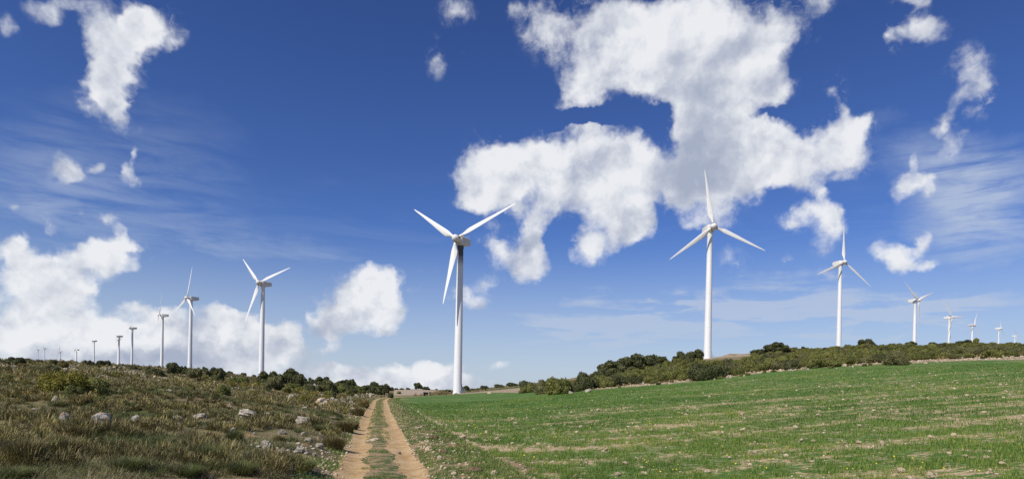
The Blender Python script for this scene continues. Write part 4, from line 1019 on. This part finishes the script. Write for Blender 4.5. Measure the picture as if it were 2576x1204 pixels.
# young crop
X, Y, r = polar(620000, R(-14), R(43), 11, 88, gr)
cov = cover_at(X, Y); fine = fbm(X*3.6, Y*1.5, 71, 3)
drill = .5+.5*np.cos(2*math.pi*(Y+.35*X*sstep(0, 40, X)*0+.25*(fbm(X*.15, Y*.15, 73, 2)-.5)*4)/.36)
ed = np.interp(np.arctan2(X, Y), e_az, e_r)
k = (road_off(X, Y) > 3.15+.8*(fbm(X*.5, Y*.5, 75, 2)-.5)*2) & (r < ed-1) & (gr.random(len(X)) < np.clip((cov-.22)*1.35, 0, 1)*np.clip((fine-.37)*6, .01, 1)*(.35+.65*drill))
X, Y, r = X[k], Y[k], r[k]; n = len(X)
h = gr.uniform(.08, .19, n)*np.where(road_off(X, Y) < 7, 1.0, .9); wd = np.maximum(.007, r*.00055)
v, f, t = blades(np.stack([X, Y, ground_z(X, Y)-.01], 1), h, wd, gr.uniform(.1, .7, n), gr.uniform(0, 6.28, n), np.clip(.42+.9*(fbm(X*.25, Y*.25, 77, 3)-.5)+.18*gr.normal(size=n), 0, .97))
tag(link('crop_grass', np_mesh('crop_grass', v, f, {'tone': t}), None, M_WHEAT), 'young green crop sprouting in thin rows over the tan field', 'crop', None, 'stuff')
# verge and track centre
X, Y, r = polar(260000, R(-20), R(8), 9, 130, gr); o = road_off(X, Y); pn = fbm(X*1.3, Y*1.3, 81, 4)
mid = (np.abs(o+.04) < .52) & (pn > .55-.21*sstep(22, 50, Y))
rightv = (o > 1.15) & (o < 3.3) & (pn > .45-.10*sstep(2.0, 2.8, o+1.2*(fbm(X*.5, Y*.5, 85, 2)-.5))); leftv = (o < -1.12) & (o > -1.9) & (pn > .46)
k = mid | rightv | leftv; X, Y, r, o = X[k], Y[k], r[k], o[k]; n = len(X)
h = np.where(np.abs(o) < .6, gr.uniform(.03, .08, n), gr.uniform(.05, .14, n)*(1+.5*sstep(1.8, 3.0, o+1.4*(fbm(X*.6, Y*.6, 87, 2)-.5))))
v, f, t = blades(np.stack([X, Y, ground_z(X, Y)-.01], 1), h, np.maximum(.008, r*.0006), gr.uniform(.2, .9, n), gr.uniform(0, 6.28, n), np.clip(.40+.2*gr.normal(size=n)+.5*(fbm(X*.4, Y*.4, 83, 2)-.5), 0, 1))
tag(link('verge_grass', np_mesh('verge_grass', v, f, {'tone': t}), None, M_VERGE), 'short green grass on the verge and along the middle of the track', 'grass', None, 'stuff')
# long grass of the slope: tufts of bent blades
def tufts(n, a0, a1, r0, r1, per, hh, rg, keep, spread=.16):
    X, Y, r = polar(n, a0, a1, r0, r1, rg); k = keep(X, Y, r); X, Y, r = X[k], Y[k], r[k]; m = len(X)
    sz = rg.uniform(.6, 1.4, m); ht = rg.uniform(hh[0], hh[1], m)*sz; tone = np.clip(.40+1.5*(fbm(X*.22, Y*.22, 91, 3)-.5)+.20*rg.normal(size=m), 0, 1)
    wind = rg.uniform(0, 6.28, m); I = np.repeat(np.arange(m), per); q = len(I)
    a = rg.uniform(0, 6.28, q); rad = np.abs(rg.normal(size=q))*spread*sz[I]
    bx, by = X[I]+np.cos(a)*rad, Y[I]+np.sin(a)*rad
    az = np.where(rg.random(q) < .45, wind[I]+rg.normal(size=q)*.5, a)
    h = ht[I]*rg.uniform(.5, 1.15, q)
    return np.stack([bx, by, ground_z(bx, by)-.02], 1), h, np.maximum(.006, r[I]*.0006), np.clip(.35+.5*rg.random(q)+rad, .1, 1.25), az, np.clip(tone[I]+.16*rg.normal(size=q), 0, 1)
ROCKS = np.array(ROCKS); ROCKS = ROCKS[(ROCKS[:, 2] > .12) & (ROCKS[:, 1] < 75)]
def clear(X, Y):
    k = np.ones(len(X), bool)
    for rx, ry, rw in ROCKS: k &= (((X-rx)/(rw*1.15+.12))**2+((Y-(ry-.75))/(rw+1.05))**2) > 1
    return k
def on_slope(X, Y, r): return clear(X, Y) & (road_off(X, Y) < -1.7-.5*fbm(X*.6, Y*.6, 93, 2)) & (fbm(X*.35, Y*.35, 95, 3) > .49)
A = tufts(5200, R(-44), R(-9), 8.5, 46, 64, (.10, .27), gr, on_slope)
B_ = tufts(5200, R(-44), R(-8), 40, 120, 22, (.18, .42), gr, on_slope, .3)
v, f, t = blades(*[np.concatenate([a, b]) for a, b in zip(A, B_)])
tag(link('slope_grass', np_mesh('slope_grass', v, f, {'tone': t}), None, M_DRY), 'long tousled green and straw coloured grass covering the left slope', 'grass', None, 'stuff')
# low woody scrub (heath, thyme): small twiggy domes
def scrub(n, a0, a1, r0, r1, per, hh, rg, keep):
    X, Y, r = polar(n, a0, a1, r0, r1, rg); k = keep(X, Y, r); X, Y, r = X[k], Y[k], r[k]; m = len(X)
    H = rg.uniform(*hh, m)*(.7+.6*rg.random(m)); W = H*rg.uniform(.7, 1.2, m); tone = np.clip(.45+.22*rg.normal(size=m)+.9*(fbm(X*.15, Y*.15, 97, 3)-.5), 0, 1)
    I = np.repeat(np.arange(m), per); q = len(I); a = rg.uniform(0, 6.28, q); e = np.arccos(rg.uniform(.05, 1, q)); rr = rg.uniform(.25, .75, q)
    b = np.stack([X[I]+np.cos(a)*np.sin(e)*W[I]*rr, Y[I]+np.sin(a)*np.sin(e)*W[I]*rr, np.zeros(q)], 1)
    b[:, 2] = ground_z(X, Y)[I]+np.cos(e)*H[I]*rr-.03
    return b, H[I]*rg.uniform(.25, .5, q), np.maximum(.008, r[I]*.0008), np.clip(np.sin(e)*1.1, .1, 1.1), a+rg.normal(size=q)*.4, np.clip(tone[I]+.12*rg.normal(size=q), 0, 1)
def scr_keep(X, Y, r): return clear(X, Y) & (road_off(X, Y) < -1.75) & (fbm(X*.18, Y*.18, 99, 3) > np.where((r > 22) | (road_off(X, Y) > -5), .40, .66))
A = scrub(2200, R(-44), R(-9), 13, 60, 130, (.20, .46), gr, scr_keep)
B_ = scrub(4200, R(-44), R(-7), 45, 170, 34, (.3, .7), gr, scr_keep)
C_ = scrub(1500, R(8), R(43), 92, 150, 30, (.3, .6), gr, lambda X, Y, r: np.hypot(X, Y) > np.interp(np.arctan2(X, Y), e_az, e_r+m_w*.55))
D_ = scrub(500, R(-9), R(3), 165, 330, 24, (.4, .8), gr, lambda X, Y, r: classify(X, Y) == 0)
v, f, t = blades(*[np.concatenate(z) for z in zip(A, B_, C_, D_)])
tag(link('scrub_undergrowth', np_mesh('scrub_undergrowth', v, f, {'tone': t}), None, M_SCRUB), 'low grey brown heath scrub spread over the left slope and the hillside', 'scrub', None, 'stuff')
# tussocks and heather clumps that stand out of the sward
def tussock_mesh(seed, n, stiff):
    rg = np.random.default_rng(seed); a = rg.uniform(0, 6.28, n); q = np.sqrt(rg.random(n))*.55
    b = np.stack([np.cos(a)*q, np.sin(a)*q, np.zeros(n)], 1)
    v, f, t = blades(b, rg.uniform(.45, 1.05, n), np.full(n, .030 if stiff else .022), np.clip(.25+q*1.3+rg.normal(size=n)*.15, .05, 1.2)*(.6 if stiff else 1), a+rg.normal(size=n)*.5, np.clip(.30+.22*rg.normal(size=n), 0, 1))
    me = np_mesh('tussock', v, f, {'tone': t}); me.materials.append(M_DRY); return me
TUSS = [tussock_mesh(700+k, 900, False) for k in range(4)]; HEATH = [tussock_mesh(720+k, 1100, True) for k in range(3)]
for k, (x, y, w_, h_, kind, lab) in enumerate([
 (60,1160,150,90,1,'tall brown heather clump at the lower left corner'),(160,1150,130,80,1,'dark brown green heather clump right of the one in the lower left corner'),
 (40,1200,110,52,0,'green grass tussock at the bottom left corner'),(260,1130,100,60,0,'fresh green tussock below the orange spotted boulder'),
 (330,1180,110,60,0,'straw tipped tussock on the bottom left'),(420,1110,80,40,0,'low spreading tussock left of the middle rocks'),
 (520,1155,110,70,0,'big dark green tussock bent to one side, below the broken grey rock'),(590,1110,70,62,0,'upright green tussock left of the two small white stones'),
 (470,1195,110,52,0,'straw coloured tussock at the bottom edge'),(610,1190,110,58,0,'olive tussock at the bottom edge below the whitish steep rock'),
 (702,1118,44,42,1,'grey green shrubby clump beside the whitish steep rock'),(760,1180,100,54,0,'green tussock near the bottom, left of the track'),
 (840,1130,90,56,1,'grey brown heather clump on the bank left of the track'),(868,1085,80,44,1,'grey heather clump higher on the bank left of the track'),
 (800,1085,70,34,0,'yellowish tussock above the flat pale rock'),(690,1050,60,30,0,'green tussock right behind the largest boulder'),
 (210,1100,70,40,1,'twiggy heather clump left of the orange spotted boulder'),(330,1120,60,36,0,'small tussock right of the orange spotted boulder'),
 (900,1045,56,34,1,'brown heather clump beside the track, below the dark brown bush')]):
    b = where(x, y); sc = b[1]/FPX; P_ = HEATH if kind else TUSS
    o = link('heather' if kind else 'tussock', P_[k % len(P_)]); o.location = (b[0], b[1], b[2]-.03); o.rotation_euler.z = k*1.7
    o.scale = (w_*sc*.42, w_*sc*.42, h_*sc*.85)
    if kind: set_mat(o, M_SCRUB)
    tag(o, lab, 'heather' if kind else 'grass tuft', 'tussocks on the left slope')
# gravel and pebbles: too many to count
bm = bmesh.new(); bmesh.ops.create_icosphere(bm, subdivisions=1, radius=1); pvs = np.array([x.co for x in bm.verts]); pfs = np.array([[x.index for x in fc.verts] for fc in bm.faces]); bm.free()
def pebbles(name, X, Y, s, label, mat):
    n = len(X); z = ground_z(X, Y); rg = gr
    sc = np.stack([s*rg.uniform(.8, 1.3, n), s*rg.uniform(.7, 1.2, n), s*rg.uniform(.4, .8, n)], 1)
    jit = 1+.35*(rg.random((n, len(pvs), 3))-.5)
    v = (pvs[None]*jit*sc[:, None, :])+np.stack([X, Y, z+s*.25], 1)[:, None, :]
    f = (pfs[None]+np.arange(n)[:, None, None]*len(pvs)).reshape(-1, 3)
    return tag(link(name, np_mesh(name, v.reshape(-1, 3), f), None, mat), label, 'pebbles', None, 'stuff')
X, Y, r = polar(9000, R(-9), R(43), 11, 80, gr); k = (road_off(X, Y) > 3.2) & (gr.random(len(X)) > cover_at(X, Y)*.92)
X, Y, r = X[k], Y[k], r[k]; pebbles('field_pebbles', X, Y, gr.uniform(.010, .036, len(X))*(1+r/60)*np.where(gr.random(len(X)) < .1, 1.7, 1), 'small pale pebbles scattered over the crop field', M_TAN)
X, Y, r = polar(6500, R(-21), R(4), 10, 90, gr); o = road_off(X, Y); k = ((o > 1.0) & (o < 3.6)) | ((o < -1.05) & (o > -1.9)) | (gr.random(len(o)) < .12) & (np.abs(o) < 1.1)
X, Y, r, o = X[k], Y[k], r[k], o[k]; pebbles('verge_pebbles', X, Y, gr.uniform(.012, .045, len(X))*(1+r/70)*np.where(np.abs(o) < 1, .6, 1), 'small stones along both edges of the dirt track', M_TAN)
X, Y, r = polar(9000, R(-44), R(-9), 14, 125, gr); k = (road_off(X, Y) < -2) & (fbm(X*.12, Y*.12, 103, 3) > .52)
X, Y, r = X[k], Y[k], r[k]; pebbles('slope_pebbles', X, Y, gr.uniform(.025, .09, len(X))*(.8+r/70), 'small stones lying on bare patches of the left slope', M_STONE)
X, Y, r = polar(4200, R(-2), R(43), 92, 122, gr); k = classify(X, Y) == 4
X, Y, r = X[k], Y[k], r[k]; pebbles('margin_pebbles', X, Y, gr.uniform(.05, .17, len(X)), 'rubble of small pale stones on the margin above the field', M_TAN)
M_CLOD = stone_variant('brown_clod', (.10,.066,.038), (.24,.165,.10))
# clods of dry roots thrown up on the verge
for x, y, w_, h_, lab in [(1188,1188,60,24,'large brown heap of dry roots and soil at the bottom of the verge'),(1092,1103,30,16,'brown clod of dry roots halfway up the verge'),(1128,1111,24,12,'brown clod beside the stony corner of the field'),(1116,1140,24,18,'brown clod just right of the upright pale stone'),(1108,1086,26,12,'farthest brown clod of dry roots on the verge')]:
    b = where(x, y); s = b[1]/FPX; W, H = w_*s*.5, h_*s
    e = link('soil_clod', ROCK[_rk[0] % 8]); _rk[0] += 1; e.location = (b[0], b[1], b[2]+H*.1); e.scale = (W, W*.8, H*.55); e.rotation_euler.z = _rk[0]
    set_mat(e, M_CLOD)
    n = 160; a = gr.uniform(0, 6.28, n); q = np.sqrt(gr.random(n)); bp = np.stack([np.cos(a)*q*.9, np.sin(a)*q*.9, .75*np.sqrt(1-q*q)*.9], 1)
    v, f, t = blades(bp, gr.uniform(.15, .4, n), np.full(n, .03), gr.uniform(.6, 1.2, n), gr.uniform(0, 6.28, n), gr.uniform(.55, 1, n))
    link('dry_roots', np_mesh('dry_roots', v, f, {'tone': t}), e, M_DRY)
    tag(e, lab, 'clod', 'clods of dry roots on the verge')
# little yellow flowers in the crop
X, Y, r = polar(260, R(-4), R(38), 14, 60, gr); k = (road_off(X, Y) > 4) & (fbm(X*.2, Y*.2, 111, 2) > .5); X, Y, r = X[k], Y[k], r[k]
n = len(X); v, f = quads_from(np.stack([X, Y, ground_z(X, Y)+.16], 1), np.tile([0, -.6, .8], (n, 1)), .03+.0006*r, gr, 1.0)
M_FLOW, nt, out = new_mat('yellow_petals'); principled(nt, out, (.75, .62, .03), .6)
tag(link('flower_heads', np_mesh('flower_heads', v, f), None, M_FLOW), 'tiny yellow flower heads dotted through the green crop', 'flowers', None, 'stuff')
